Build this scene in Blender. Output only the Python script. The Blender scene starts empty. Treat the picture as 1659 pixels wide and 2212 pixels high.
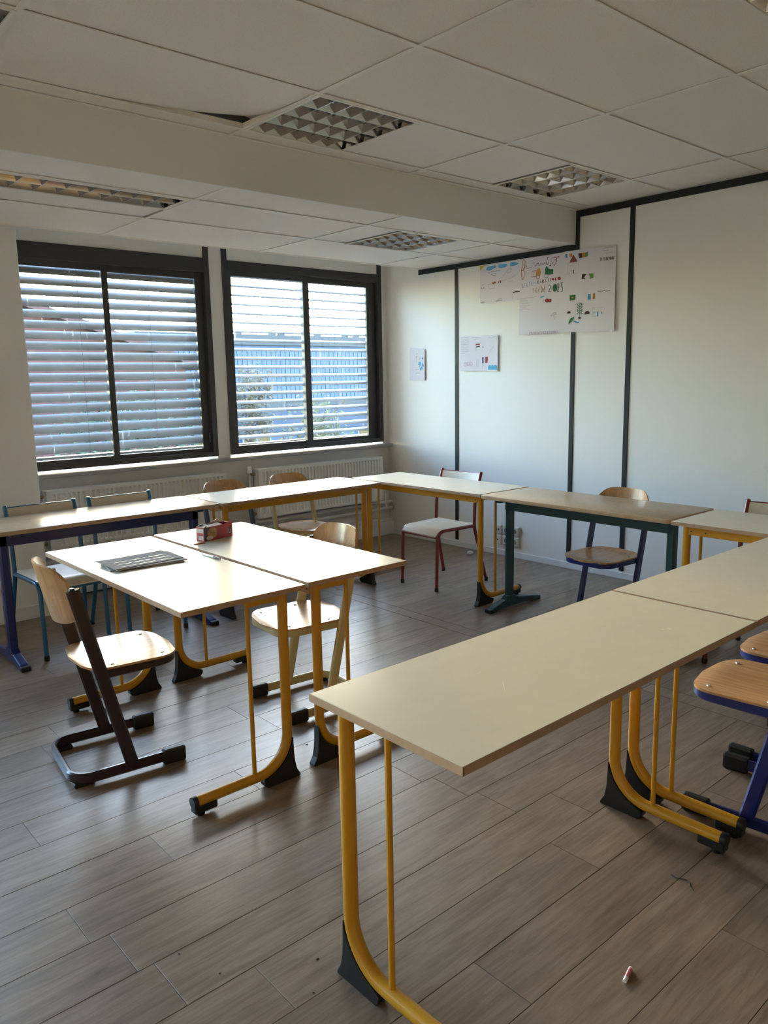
import bpy, bmesh, math, random
from mathutils import Vector, Matrix, Euler
random.seed(7)
sc = bpy.context.scene
C = sc.collection
PI = math.pi

# ------------------------------------------------------------------ camera
IW, IH, FPX = 1659, 2212, 1687.6
CAM = Vector((-5.053, -5.101, 1.502))
CROT = Euler((1.402, 0.018, -0.723), 'XYZ')
cam = bpy.data.cameras.new('camera')
cam.sensor_fit = 'VERTICAL'; cam.sensor_height = 24.0; cam.sensor_width = 18.0
cam.lens = FPX / IH * 24.0
cam.clip_start = 0.05; cam.clip_end = 500
camo = bpy.data.objects.new('camera', cam); C.objects.link(camo)
camo.location = CAM; camo.rotation_euler = CROT
sc.camera = camo
CM = CROT.to_matrix()

def hit(u, v, axis, val):
    """the point where the line of sight through pixel (u,v) meets the plane axis=val"""
    d = CM @ Vector(((u - IW / 2) / FPX, -(v - IH / 2) / FPX, -1))
    t = (val - CAM[axis]) / d[axis]
    return CAM + d * t

# ------------------------------------------------------------------ view, world, sun
sc.view_settings.view_transform = 'Standard'
sc.view_settings.look = 'None'
sc.view_settings.gamma = 1.0
sc.view_settings.use_curve_mapping = False
sc.view_settings.exposure = 3.25
SUN_EL, SUN_AZ = math.radians(6.7), math.radians(25.0)
w = bpy.data.worlds.new('world'); sc.world = w; w.use_nodes = True
nt = w.node_tree; nt.nodes.clear()
sky = nt.nodes.new('ShaderNodeTexSky'); sky.sky_type = 'NISHITA'
sky.sun_elevation = SUN_EL; sky.sun_rotation = SUN_AZ; sky.sun_disc = False
sky.air_density = 1.0; sky.dust_density = .9; sky.ozone_density = 1.4
bg = nt.nodes.new('ShaderNodeBackground'); bg.inputs[1].default_value = 1.0
out = nt.nodes.new('ShaderNodeOutputWorld')
tint = nt.nodes.new('ShaderNodeVectorMath'); tint.operation = 'MULTIPLY'; tint.inputs[1].default_value = (.90, .985, 1.13)
nt.links.new(sky.outputs[0], tint.inputs[0]); nt.links.new(tint.outputs[0], bg.inputs[0]); nt.links.new(bg.outputs[0], out.inputs[0])
sl = bpy.data.lights.new('sun', 'SUN'); sl.energy = .22; sl.angle = math.radians(1.5); sl.color = (1.0, .80, .52)
so = bpy.data.objects.new('sun', sl); C.objects.link(so)
sd = Vector((math.sin(SUN_AZ) * math.cos(SUN_EL), math.cos(SUN_AZ) * math.cos(SUN_EL), math.sin(SUN_EL)))
so.rotation_euler = sd.to_track_quat('Z', 'Y').to_euler(); so.location = (4, 8, 6)

# ------------------------------------------------------------------ materials
MATS = {}
def _new(name):
    m = bpy.data.materials.new(name); m.use_nodes = True
    n = m.node_tree; b = n.nodes['Principled BSDF']
    MATS[name] = m
    return m, n, b
def mat(name, col, rough=.5, metal=0., spec=.5, coat=0., vary=0., scale=20., bump=0., bscale=80., bdist=.002):
    m, n, b = _new(name)
    b.inputs['Base Color'].default_value = (*col, 1); b.inputs['Roughness'].default_value = rough
    b.inputs['Metallic'].default_value = metal; b.inputs['Specular IOR Level'].default_value = spec
    b.inputs['Coat Weight'].default_value = coat; b.inputs['Coat Roughness'].default_value = .15
    tc = n.nodes.new('ShaderNodeTexCoord')
    if vary:
        t = n.nodes.new('ShaderNodeTexNoise'); t.inputs['Scale'].default_value = scale; t.inputs['Detail'].default_value = 4
        n.links.new(tc.outputs['Object'], t.inputs['Vector'])
        r = n.nodes.new('ShaderNodeValToRGB')
        r.color_ramp.elements[0].position = .3; r.color_ramp.elements[1].position = .7
        r.color_ramp.elements[0].color = (*[max(0, c * (1 - vary)) for c in col], 1)
        r.color_ramp.elements[1].color = (*[min(1, c * (1 + vary)) for c in col], 1)
        n.links.new(t.outputs[0], r.inputs[0]); n.links.new(r.outputs[0], b.inputs['Base Color'])
    if bump:
        t = n.nodes.new('ShaderNodeTexNoise'); t.inputs['Scale'].default_value = bscale; t.inputs['Detail'].default_value = 3
        n.links.new(tc.outputs['Object'], t.inputs['Vector'])
        bp = n.nodes.new('ShaderNodeBump'); bp.inputs['Strength'].default_value = bump; bp.inputs['Distance'].default_value = bdist
        n.links.new(t.outputs[0], bp.inputs['Height']); n.links.new(bp.outputs[0], b.inputs['Normal'])
    return m
def wood(name, cols, rough, grain=(1.2, 14, 14), rnd=True, coat=0., bump=.1, tone=.25, spec=.5):
    """cols dark..light; grain stretched along local X"""
    m, n, b = _new(name)
    L = n.links.new
    tc = n.nodes.new('ShaderNodeTexCoord'); oi = n.nodes.new('ShaderNodeObjectInfo')
    mp = n.nodes.new('ShaderNodeMapping'); mp.inputs['Scale'].default_value = grain
    off = n.nodes.new('ShaderNodeVectorMath'); off.operation = 'SCALE'; off.inputs[0].default_value = (31, 17, 11)
    L(oi.outputs['Random'], off.inputs['Scale'])
    add = n.nodes.new('ShaderNodeVectorMath'); add.operation = 'ADD'
    L(tc.outputs['Object'], add.inputs[0]); L(off.outputs[0], add.inputs[1]); L(add.outputs[0], mp.inputs[0])
    t = n.nodes.new('ShaderNodeTexNoise'); t.inputs['Scale'].default_value = 3; t.inputs['Detail'].default_value = 8
    t.inputs['Roughness'].default_value = .62; t.inputs['Distortion'].default_value = .6
    L(mp.outputs[0], t.inputs['Vector'])
    r = n.nodes.new('ShaderNodeValToRGB'); e = r.color_ramp.elements
    e[0].position = .28; e[0].color = (*cols[0], 1); e[1].position = .72; e[1].color = (*cols[-1], 1)
    if len(cols) > 2:
        x = e.new(.5); x.color = (*cols[1], 1)
    L(t.outputs[0], r.inputs[0])
    # broad blotches / knots
    t2 = n.nodes.new('ShaderNodeTexNoise'); t2.inputs['Scale'].default_value = 5.5; t2.inputs['Detail'].default_value = 3
    mp2 = n.nodes.new('ShaderNodeMapping'); mp2.inputs['Scale'].default_value = (.8, 3.0, 3)
    L(add.outputs[0], mp2.inputs[0]); L(mp2.outputs[0], t2.inputs['Vector'])
    mr = n.nodes.new('ShaderNodeMapRange'); mr.inputs[1].default_value = .3; mr.inputs[2].default_value = .7
    mr.inputs[3].default_value = 1 - tone * .6; mr.inputs[4].default_value = 1 + tone * .35
    L(t2.outputs[0], mr.inputs[0])
    mr2 = n.nodes.new('ShaderNodeMapRange'); mr2.inputs[3].default_value = 1 - tone * .35; mr2.inputs[4].default_value = 1 + tone * .25
    L(oi.outputs['Random'], mr2.inputs[0])
    mu = n.nodes.new('ShaderNodeMath'); mu.operation = 'MULTIPLY'; L(mr.outputs[0], mu.inputs[0])
    if rnd: L(mr2.outputs[0], mu.inputs[1])
    else: mu.inputs[1].default_value = 1
    vm = n.nodes.new('ShaderNodeVectorMath'); vm.operation = 'SCALE'
    L(r.outputs[0], vm.inputs[0]); L(mu.outputs[0], vm.inputs['Scale'])
    L(vm.outputs[0], b.inputs['Base Color'])
    b.inputs['Roughness'].default_value = rough; b.inputs['Coat Weight'].default_value = coat
    b.inputs['Coat Roughness'].default_value = .12; b.inputs['Specular IOR Level'].default_value = spec
    bp = n.nodes.new('ShaderNodeBump'); bp.inputs['Strength'].default_value = bump; bp.inputs['Distance'].default_value = .001
    L(t.outputs[0], bp.inputs['Height']); L(bp.outputs[0], b.inputs['Normal'])
    return m

WALL = mat('wall_paint', (.80, .79, .775), .7, bump=.08, bscale=140, bdist=.001)
PANELW = mat('panel_paint', (.81, .80, .785), .62, bump=.06, bscale=160, bdist=.001)
WHITE = mat('white_enamel', (.80, .79, .76), .38)
TILE = mat('ceiling_tile_mineral', (.87, .825, .775), .9, vary=.05, scale=160, bump=.25, bscale=260, bdist=.002)
TEE = mat('grid_bar_white', (.87, .835, .79), .55)
DARKT = mat('anthracite_strip', (.017, .020, .024), .55, spec=.3)
FRAME = mat('dark_bronze_aluminium', (.045, .042, .042), .42)
FLOOR = wood('oak_laminate', [(.175, .118, .080), (.262, .188, .134), (.330, .250, .188)], .36, grain=(1.6, 20, 20), tone=.32, bump=.12, spec=.45)
BEECH = wood('beech_plywood', [(.42, .22, .10), (.56, .32, .15), (.64, .40, .21)], .30, grain=(1, 22, 22), coat=.04, bump=.03, tone=.18, spec=.14)
BEECHV = wood('beech_plywood_upright', [(.42, .22, .10), (.56, .32, .15), (.64, .40, .21)], .30, grain=(14, 14, 1.0), coat=.2, bump=.03, tone=.18, spec=.4)
CREAMTOP = mat('cream_laminate', (.64, .58, .475), .23, spec=.03, vary=.02, scale=14, bump=.02, bscale=300)
BROWNTOP = mat('beige_laminate', (.50, .37, .25), .25, spec=.05, vary=.06, scale=30)
EDGE = mat('tan_edge_band', (.42, .27, .17), .5, vary=.08, scale=30)
BEIGEPLY = mat('beige_laminate_ply', (.66, .58, .47), .35, vary=.03, scale=20)
YEL = mat('yellow_enamel', (.58, .275, .010), .32, coat=.2, vary=.05, scale=9)
NAVY = mat('navy_enamel', (.008, .020, .150), .32, coat=.3)
TEAL = mat('dark_teal_enamel', (.010, .048, .060), .38, coat=.2)
BLUE = mat('mid_blue_enamel', (.012, .105, .235), .32, coat=.3)
SLATEB = mat('slate_blue_enamel', (.045, .075, .12), .35, coat=.2)
RED = mat('dark_red_enamel', (.20, .012, .016), .32, coat=.3)
MAROON = mat('maroon_black_enamel', (.028, .010, .012), .32, coat=.4)
CREAM = mat('cream_enamel', (.62, .50, .24), .34, coat=.3)
BLACK = mat('black_plastic', (.012, .012, .012), .45)
CHROME = mat('brushed_aluminium', (.72, .72, .72), .22, metal=1)
LOUV = mat('mirror_louvre_aluminium', (.62, .62, .62), .14, metal=1)
SLAT = mat('grey_slat_aluminium', (.125, .123, .116), .5, metal=.0, vary=.03, scale=3)
CORD = mat('blind_cord', (.06, .06, .06), .7)
TUBE = mat('fluorescent_glass', (.85, .85, .82), .3)
PAPER = mat('paper_white', (.72, .70, .77), .75)
COPPER = mat('aged_brass', (.30, .20, .10), .4, metal=.8)
SOCKD = mat('socket_well_grey', (.22, .21, .19), .5)
SOCK = mat('socket_ivory', (.62, .60, .54), .4)
GREYDARK = mat('dark_grey_plastic', (.05, .045, .04), .5)
SILL = mat('sill_grey_white', (.36, .355, .345), .6)
SKIRT = mat('skirting_white', (.74, .75, .78), .5)

def glass(name):
    m, n, b = _new(name); L = n.links.new
    n.nodes.remove(b)
    o = n.nodes['Material Output']
    tr = n.nodes.new('ShaderNodeBsdfTransparent'); tr.inputs[0].default_value = (.93, .95, .95, 1)
    gl = n.nodes.new('ShaderNodeBsdfGlossy'); gl.inputs['Roughness'].default_value = .02
    fr = n.nodes.new('ShaderNodeFresnel'); fr.inputs[0].default_value = 1.3
    mx = n.nodes.new('ShaderNodeMixShader'); L(fr.outputs[0], mx.inputs[0]); L(tr.outputs[0], mx.inputs[1]); L(gl.outputs[0], mx.inputs[2])
    # dried rain streaks and specks on the pane
    tl = n.nodes.new('ShaderNodeBsdfTranslucent'); tl.inputs[0].default_value = (.8, .8, .78, 1)
    tc = n.nodes.new('ShaderNodeTexCoord'); mp = n.nodes.new('ShaderNodeMapping'); mp.inputs['Scale'].default_value = (70, 1, 5)
    nz = n.nodes.new('ShaderNodeTexNoise'); nz.inputs['Scale'].default_value = 1; nz.inputs['Detail'].default_value = 3
    L(tc.outputs['Object'], mp.inputs[0]); L(mp.outputs[0], nz.inputs[0])
    mr = n.nodes.new('ShaderNodeMapRange'); mr.inputs[1].default_value = .66; mr.inputs[2].default_value = .80; mr.inputs[3].default_value = .002; mr.inputs[4].default_value = .10
    L(nz.outputs[0], mr.inputs[0])
    mx2 = n.nodes.new('ShaderNodeMixShader'); L(mr.outputs[0], mx2.inputs[0]); L(mx.outputs[0], mx2.inputs[1]); L(tl.outputs[0], mx2.inputs[2])
    L(mx2.outputs[0], o.inputs[0])
    return m
GLASS = glass('dusty_window_glass')

# ------------------------------------------------------------------ mesh helpers
class MB:
    def __init__(s): s.v = []; s.f = []
    def add(s, vs, fs):
        o = len(s.v); s.v += [tuple(x) for x in vs]; s.f += [tuple(i + o for i in f) for f in fs]; return s
    def box(s, x0, x1, y0, y1, z0, z1):
        return s.add([(x0, y0, z0), (x1, y0, z0), (x1, y1, z0), (x0, y1, z0), (x0, y0, z1), (x1, y0, z1), (x1, y1, z1), (x0, y1, z1)],
                     [(0, 3, 2, 1), (4, 5, 6, 7), (0, 1, 5, 4), (1, 2, 6, 5), (2, 3, 7, 6), (3, 0, 4, 7)])
    def sweep(s, pts, prof, ref=None, closed=False, cap=True):
        """prof: 2D points (u along side, v along ref-ish)"""
        pts = [Vector(p) for p in pts]; n = len(pts); k = len(prof); vs = []
        pu = None
        for i, p in enumerate(pts):
            if closed: t = (pts[(i + 1) % n] - pts[i - 1]).normalized()
            else: t = (pts[min(i + 1, n - 1)] - pts[max(i - 1, 0)]).normalized()
            if ref is not None:
                b = Vector(ref); u = t.cross(b)
                if u.length < 1e-6: u = Vector((1, 0, 0))
                u.normalize(); b = u.cross(t).normalized()
            else:
                if pu is None:
                    a = Vector((0, 0, 1)) if abs(t.z) < .9 else Vector((1, 0, 0))
                    u = t.cross(a).normalized()
                else:
                    u = (pu - t * pu.dot(t)).normalized()
                pu = u; b = u.cross(t).normalized()
            # mitre scale for non-end points
            sc_ = 1.0
            vs += [tuple(p + u * q[0] * sc_ + b * q[1]) for q in prof]
        fs = []
        m = n if closed else n - 1
        for i in range(m):
            j = (i + 1) % n
            for a in range(k):
                c = (a + 1) % k
                fs.append((i * k + a, i * k + c, j * k + c, j * k + a))
        if cap and not closed:
            fs.append(tuple(reversed(range(k)))); fs.append(tuple((n - 1) * k + a for a in range(k)))
        return s.add(vs, fs)
    def tube(s, pts, r, k=12, ref=None, closed=False):
        return s.sweep(pts, [(r * math.cos(2 * PI * a / k), r * math.sin(2 * PI * a / k)) for a in range(k)], ref, closed)
    def prism(s, poly, axis, a, b):
        """extrude a 2D polygon along axis between a and b; poly coords are the remaining axes in xyz order"""
        n = len(poly)
        def p(q, t):
            if axis == 0: return (t, q[0], q[1])
            if axis == 1: return (q[0], t, q[1])
            return (q[0], q[1], t)
        vs = [p(q, a) for q in poly] + [p(q, b) for q in poly]
        fs = [tuple(range(n - 1, -1, -1)), tuple(range(n, 2 * n))] + [(i, (i + 1) % n, (i + 1) % n + n, i + n) for i in range(n)]
        return s.add(vs, fs)
    def lathe(s, prof, axis_pt=(0, 0, 0), k=14, axis='Z'):
        vs = []; n = len(prof)
        for r, h in prof:
            for a in range(k):
                c_, s_ = r * math.cos(2 * PI * a / k), r * math.sin(2 * PI * a / k)
                q = (c_, s_, h) if axis == 'Z' else ((h, c_, s_) if axis == 'X' else (c_, h, s_))
                vs.append((q[0] + axis_pt[0], q[1] + axis_pt[1], q[2] + axis_pt[2]))
        fs = [(i * k + a, i * k + (a + 1) % k, (i + 1) * k + (a + 1) % k, (i + 1) * k + a) for i in range(n - 1) for a in range(k)]
        fs.append(tuple(reversed(range(k)))); fs.append(tuple((n - 1) * k + a for a in range(k)))
        return s.add(vs, fs)
    def sheet(s, fn, nu, nv, th, nrm=(0, 0, 1)):
        """solid sheet: fn(u,v) in [-1,1]^2 gives the top point; thickness th against nrm"""
        N = Vector(nrm); top = []; bot = []
        for j in range(nv + 1):
            for i in range(nu + 1):
                p = Vector(fn(-1 + 2 * i / nu, -1 + 2 * j / nv)); top.append(p); bot.append(p - N * th)
        o = len(top); W_ = nu + 1; fs = []
        for j in range(nv):
            for i in range(nu):
                a = j * W_ + i
                fs.append((a, a + 1, a + W_ + 1, a + W_)); fs.append((a + o, a + W_ + o, a + W_ + 1 + o, a + 1 + o))
        for i in range(nu):
            fs.append((i, i + o, i + 1 + o, i + 1)); a = nv * W_ + i; fs.append((a, a + 1, a + 1 + o, a + o))
        for j in range(nv):
            a = j * W_; fs.append((a, a + W_, a + W_ + o, a + o)); a = j * W_ + nu; fs.append((a, a + o, a + W_ + o, a + W_))
        return s.add(top + bot, fs)
    def mesh(s, name, smooth=True, bevel=0., bang=40, seg=1):
        me = bpy.data.meshes.new(name); me.from_pydata(s.v, [], s.f); me.update()
        bm = bmesh.new(); bm.from_mesh(me)
        bmesh.ops.recalc_face_normals(bm, faces=bm.faces)
        if bevel:
            es = [e for e in bm.edges if len(e.link_faces) == 2 and e.calc_face_angle(0) > math.radians(bang)]
            bmesh.ops.bevel(bm, geom=es, offset=bevel, segments=seg, affect='EDGES', profile=.5, clamp_overlap=True)
        bm.to_mesh(me); bm.free()
        if smooth:
            for p in me.polygons: p.use_smooth = True
            me.set_sharp_from_angle(angle=math.radians(35))
        return me
    def build(s, name, m, parent=None, smooth=True, bevel=0., seg=1, bang=40, origin=None, label=None):
        if origin is not None:
            ox = Vector(origin); s.v = [tuple(Vector(q) - ox) for q in s.v]
        me = s.mesh(name, smooth, bevel, bang, seg)
        me.materials.append(m)
        o = bpy.data.objects.new(name, me); C.objects.link(o)
        if origin is not None: o.location = origin
        if parent is not None: o.parent = parent
        if label: o['label'] = label
        return o

def fillet(pts, r, n=6):
    """round the inner corners of a polyline"""
    pts = [Vector(p) for p in pts]; res = [pts[0]]
    rs = r if isinstance(r, (list, tuple)) else [r] * (len(pts) - 2)
    for i in range(1, len(pts) - 1):
        a, b, c = pts[i - 1], pts[i], pts[i + 1]
        d1, d2 = (a - b).normalized(), (c - b).normalized(); rr = rs[i - 1]
        ang = d1.angle(d2); tl = rr / math.tan(ang / 2)
        p0, p1 = b + d1 * tl, b + d2 * tl
        cen = b + (d1 + d2).normalized() * (rr / math.sin(ang / 2))
        v0, v1 = p0 - cen, p1 - cen; tot = v0.angle(v1)
        for k in range(n + 1):
            t = k / n
            q = (v0 * math.sin((1 - t) * tot) + v1 * math.sin(t * tot)) / math.sin(tot)
            res.append(cen + q)
    res.append(pts[-1]); return res
def rect(w_, h_, c=.2):
    """rounded rectangle profile"""
    a, b = w_ / 2, h_ / 2; k = min(a, b) * c * 2
    return [(a, b - k), (a - k, b), (-a + k, b), (-a, b - k), (-a, -b + k), (-a + k, -b), (a - k, -b), (a, -b + k)]
def rrect(hx, hy, r, n=5):
    p = []
    for cx, cy, a0 in ((hx - r, hy - r, 0), (-hx + r, hy - r, 90), (-hx + r, -hy + r, 180), (hx - r, -hy + r, 270)):
        for k in range(n + 1):
            a = math.radians(a0 + 90 * k / n); p.append((cx + r * math.cos(a), cy + r * math.sin(a)))
    return p
def empty(name, loc=(0, 0, 0), rz=0.):
    o = bpy.data.objects.new(name, None); C.objects.link(o); o.location = loc; o.rotation_euler = (0, 0, rz)
    o.empty_display_size = .1; return o
def tag(o, label, cat, group=None):
    o['label'] = label; o['category'] = cat
    if group: o['group'] = group
    return o
def struct(o): o['kind'] = 'structure'; return o
def copy_tree(o, parent=None):
    kids = list(o.children)
    c = o.copy(); C.objects.link(c); c.parent = parent
    for ch in kids: copy_tree(ch, c)
    return c
def copy_thing(root, loc, rz, label, group=None):
    bpy.context.view_layer.update()
    c = copy_tree(root); c.location = loc; c.rotation_euler = (0, 0, rz); c['label'] = label
    if group: c['group'] = group
    return c

# ================================================================== THE ROOM
YW = .58            # inner face of the window wall
ZC, ZL = 2.688, 2.455   # upper and lower ceiling
YS = -1.545         # the step between the two ceilings
YE = .08            # where the lower ceiling stops short of the window wall
XL, YF = -10.6, -8.6     # unseen ends of the room
PX0, PX1, PY = -4.15, -3.425, .12   # pier between window bays

# ---------------- floor
def build_floor():
    fl = struct(MB().box(XL, .12, YF - .1, YW + .2, -.09, -.012).build('floor', FLOOR, smooth=False))
    nf = struct(MB().box(XL, -6.4, YF, YW, -.012, 0).build('floor_far', FLOOR, smooth=False)); nf.parent = fl; nf.name = 'floor_section'
    nb = struct(MB().box(-6.4, 0, YF, -5.36, -.012, 0).build('floor_section', FLOOR, smooth=False)); nb.parent = fl
    PW = .1885; cache = {}
    known = {}  # row -> a butt joint seen in the photograph
    def put(x0, x1, y0, y1):
        x1 = min(x1, 0); g = .0006
        key = (round(x1 - x0, 3), round(y1 - y0, 3))
        if key not in cache:
            hx, hy = (x1 - x0) / 2 - g, (y1 - y0) / 2 - g; b = .0009
            m_ = MB(); m_.add([(-hx, -hy, -.010), (hx, -hy, -.010), (hx, hy, -.010), (-hx, hy, -.010),
                               (-hx, -hy, -b), (hx, -hy, -b), (hx, hy, -b), (-hx, hy, -b),
                               (-hx + b, -hy + b, 0), (hx - b, -hy + b, 0), (hx - b, hy - b, 0), (-hx + b, hy - b, 0)],
                              [(0, 1, 5, 4), (1, 2, 6, 5), (2, 3, 7, 6), (3, 0, 4, 7), (4, 5, 9, 8), (5, 6, 10, 9), (6, 7, 11, 10), (7, 4, 8, 11), (8, 9, 10, 11)])
            me = m_.mesh('plank', False); me.materials.append(FLOOR); cache[key] = me
        o = bpy.data.objects.new('plank', cache[key]); C.objects.link(o); o.parent = fl
        o.location = ((x0 + x1) / 2, (y0 + y1) / 2, random.uniform(-.0004, 0))
        return o
    # main field, left of the expansion strip; rows run along X
    top = -3.127 + PW * 19
    butt = {-2.353: -4.362, -2.735: -4.072, -2.94: -4.414, -3.127: -4.363, -2.541: -3.632, -3.68: -3.124, -4.055: -2.853, -3.866: -3.70,
            -1.964: -3.336, -1.78: -4.118}
    y = top; LEN = 1.26; i = 0
    while y > -5.36:
        y1 = min(y, YW); y0 = max(y - PW, -5.36)
        b = None
        for k, v in butt.items():
            if abs(k - y) < .05: b = v
        if b is None: b = -1.775 - ((i * .47 + .31 * (i % 3)) % 1) * LEN
        s = b
        while s < -1.775: s += LEN
        cuts = [-1.775]
        while s > -6.4 + .09:
            if s < -1.775 - .09: cuts.append(s)
            s -= LEN
        cuts.append(-6.4)
        for x1, x0 in zip(cuts[:-1], cuts[1:]): put(x0, x1, y0, y1)
        y -= PW; i += 1
    # far field against the panelled wall
    y = -.995 + PW * 8; i = 0
    while y > -5.36:
        y1 = min(y, YW); y0 = max(y - PW, -5.36)
        b = -.35 - ((i * .53) % 1) * .95
        put(b, 0, y0, y1); put(-1.672, b, y0, y1)
        y -= PW; i += 1
    # the transition strip
    y = YW
    while y > -5.3:
        o = put(-1.772, -1.675, max(y - 1.9, -5.36), y); o.name = 'floor_strip'; y -= 1.9
    return fl
build_floor()

# ---------------- window wall (back) with its openings
WB = struct(MB().box(XL, -10.2, YW, .80, -.1, 2.95).build('wall_back', WALL, smooth=False))
def wpart(x0, x1, z0, z1, name='wall_section', y0=YW, y1=.80, m=WALL):
    o = MB().box(x0, x1, y0, y1, z0, z1).build(name, m, WB, smooth=False); return o
WIN = [(-3.42, -1.862), (-1.745, -.066), (-6.9, -5.65), (-5.55, -4.2), (-10.1, -8.65), (-8.55, -7.1)]  # the last four are unseen windows, added for light from the left
wpart(-10.2, .12, -.1, .885); wpart(-10.2, .12, 2.60, 2.95)
wpart(-1.862, -1.745, .885, 2.60, 'window_pier'); wpart(-.066, .12, .885, 2.60); wpart(-4.2, -3.42, .885, 2.6)
wpart(-5.65, -5.55, .885, 2.6, 'window_pier'); wpart(-7.1, -6.9, .885, 2.6); wpart(-10.2, -10.1, .885, 2.6); wpart(-8.65, -8.55, .885, 2.6, 'window_pier')
pier = struct(MB().box(PX0, PX1, PY, YW, 0, ZC + .2).build('wall_pier', WALL, smooth=False, bevel=.004)); pier.name = 'wall_left_pier'
struct(MB().box(PX0 - .012, PX1 + .012, PY - .012, YW, 0, .09).build('baseboard_left', SKIRT, smooth=False, bevel=.003))
# closing of the slot above the window bay
struct(MB().box(XL, .12, YE, YW + .05, 2.72, 2.95).build('ceiling_slot', WALL, smooth=False)).name = 'ceiling_recess'
# skirting box under the radiators
bb = struct(MB().box(PX1, 0, .515, YW, 0, .135).box(PX1, 0, .535, YW, .135, .165).build('baseboard_back', SKIRT, smooth=False, bevel=.003))

# sill
struct(MB().box(PX1, -.001, .505, YW + .02, .858, .886).build('trim_4', SILL, smooth=False, bevel=.004))['label'] = 'pale grey painted window sill'

def window(n, x0, x1, gz1, gx, mull, label, hide_left=False):
    """sliding aluminium window: frame, white head panel, two sashes with panes"""
    r = empty('window_%d' % n, ((x0 + x1) / 2, YW, .9)); r['kind'] = 'structure'
    o = r.location
    def P(mb, name, m, par=None, **k):
        ob = mb.build(name, m, None, smooth=False, **k)
        ob.parent = par or r
        ob.matrix_parent_inverse = Matrix.Translation(o).inverted()
        return ob
    z0, z1 = .905, 2.60
    ya, yb = .565, .655
    t = .045
    P(MB().box(x0, x0 + t, ya, yb, z0, z1), 'frame_stile', FRAME, bevel=.003)
    P(MB().box(x1 - t, x1, ya, yb, z0, z1), 'frame_stile', FRAME, bevel=.003)
    P(MB().box(x0 + t, x1 - t, ya, yb, z0, z0 + .04), 'frame_rail', FRAME, bevel=.003)
    P(MB().box(x0 + t, x1 - t, ya, yb, gz1 + .045, 2.457), 'frame_rail', FRAME, bevel=.003)
    P(MB().box(x0 + t, x1 - t, ya + .012, yb, 2.457, z1), 'head_panel', WHITE, bevel=.002)
    gz0 = .975
    def sash(a, b, ga, gb, y_, nm='sash'):
        e = empty('sash', o); e.parent = r; e.matrix_parent_inverse = Matrix.Translation(o).inverted()
        def S(mb, name, m):
            ob = mb.build(name, m, None, smooth=False, bevel=.002); ob.parent = e
            ob.location = (0, 0, 0); ob.matrix_parent_inverse = Matrix.Translation(o).inverted(); return ob
        S(MB().box(a, ga, y_, y_ + .03, z0 + .03, gz1 + .05), 'sash_stile', FRAME)
        S(MB().box(gb, b, y_, y_ + .03, z0 + .03, gz1 + .05), 'sash_stile', FRAME)
        S(MB().box(ga, gb, y_, y_ + .03, z0 + .03, gz0), 'sash_rail', FRAME)
        S(MB().box(ga, gb, y_, y_ + .03, gz1, gz1 + .05), 'sash_rail', FRAME)
        S(MB().box(ga - .004, gb + .004, y_ + .013, y_ + .019, gz0 - .004, gz1 + .004), 'pane', GLASS)
    sash(x0 + t - .005, mull[1], gx[0], mull[0], .574)
    sash(mull[0] + .012, x1 - t + .005, mull[1], gx[1], .610)
    # pull bar on the stile
    P(MB().box(x1 - t - .030, x1 - t - .018, .560, .574, 1.02, 1.10), 'pull_handle', BLACK, bevel=.002)
    return r
window(1, *WIN[0], 2.302, (-3.335, -1.972), (-2.728, -2.683), '')
window(2, *WIN[1], 2.34, (-1.665, -.215), (-.962, -.898), '')
window(3, *WIN[2], 2.32, (-6.8, -5.74), (-6.30, -6.25), '')
window(5, *WIN[4], 2.32, (-10.0, -8.74), (-9.40, -9.35), '')  # unseen window added further left to brighten the room
window(6, *WIN[5], 2.32, (-8.46, -7.2), (-7.85, -7.80), '')  # likewise unseen, added for its daylight
window(4, *WIN[3], 2.32, (-5.46, -4.3), (-4.90, -4.85), '')
for x0, x1 in WIN:   # portals: they guide the sky's light through the openings and emit nothing
    la = bpy.data.lights.new('window_portal', 'AREA'); la.shape = 'RECTANGLE'; la.size = x1 - x0; la.size_y = 1.5; la.cycles.is_portal = True
    lo = bpy.data.objects.new('window_portal', la); C.objects.link(lo); lo.location = ((x0 + x1) / 2, .79, 1.65); lo.rotation_euler = (-PI / 2, 0, 0)

# ---------------- panelled wall (right)
WR = struct(MB().box(.014, .16, YF, .80, -.1, 2.95).build('wall_right', PANELW, smooth=False))
STR = [-.335, -1.535, -2.005, -3.21, -4.41, -5.6, -6.8]
edges = [YW + .02] + STR + [YF]
for a, b in zip(edges[:-1], edges[1:]):
    MB().box(0, .013, b + .002, a - .002, .0, 2.95).build('wall_panel', PANELW, WR, smooth=False, bevel=.001)
for i, y in enumerate(STR):
    top = ZL - .03 if y > YS else ZC - .04
    MB().box(-.006, .012, y - .019, y + .019, .062, top).build('joint_strip', DARKT, WR, smooth=False, bevel=.0015)
def trim(n, x0, x1, y0, y1, z0, z1): struct(MB().box(x0, x1, y0, y1, z0, z1).build('trim_%d' % n, DARKT, smooth=False, bevel=.0015))
trim(1, -.012, 0, YF, YS + .012, ZC - .046, ZC)
trim(2, -.012, 0, YS - .030, YS + .012, ZL - .042, ZC - .046)
trim(3, -.012, 0, YS + .012, YE + .045, ZL - .042, ZL)
struct(MB().box(-.009, 0, YF, .535, 0, .05).build('baseboard_right', SKIRT, smooth=False, bevel=.002))
# the unseen sides of the room
struct(MB().box(XL - .15, XL, YF - .1, .8, -.1, 2.95).build('wall_left', WALL, smooth=False))
struct(MB().box(XL, .16, YF - .15, YF, -.1, 2.95).build('wall_front', mat('front_wall_darkened', (.34, .32, .29), .7), smooth=False))  # unseen wall, coloured dark to cut fill light near the camera

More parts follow.
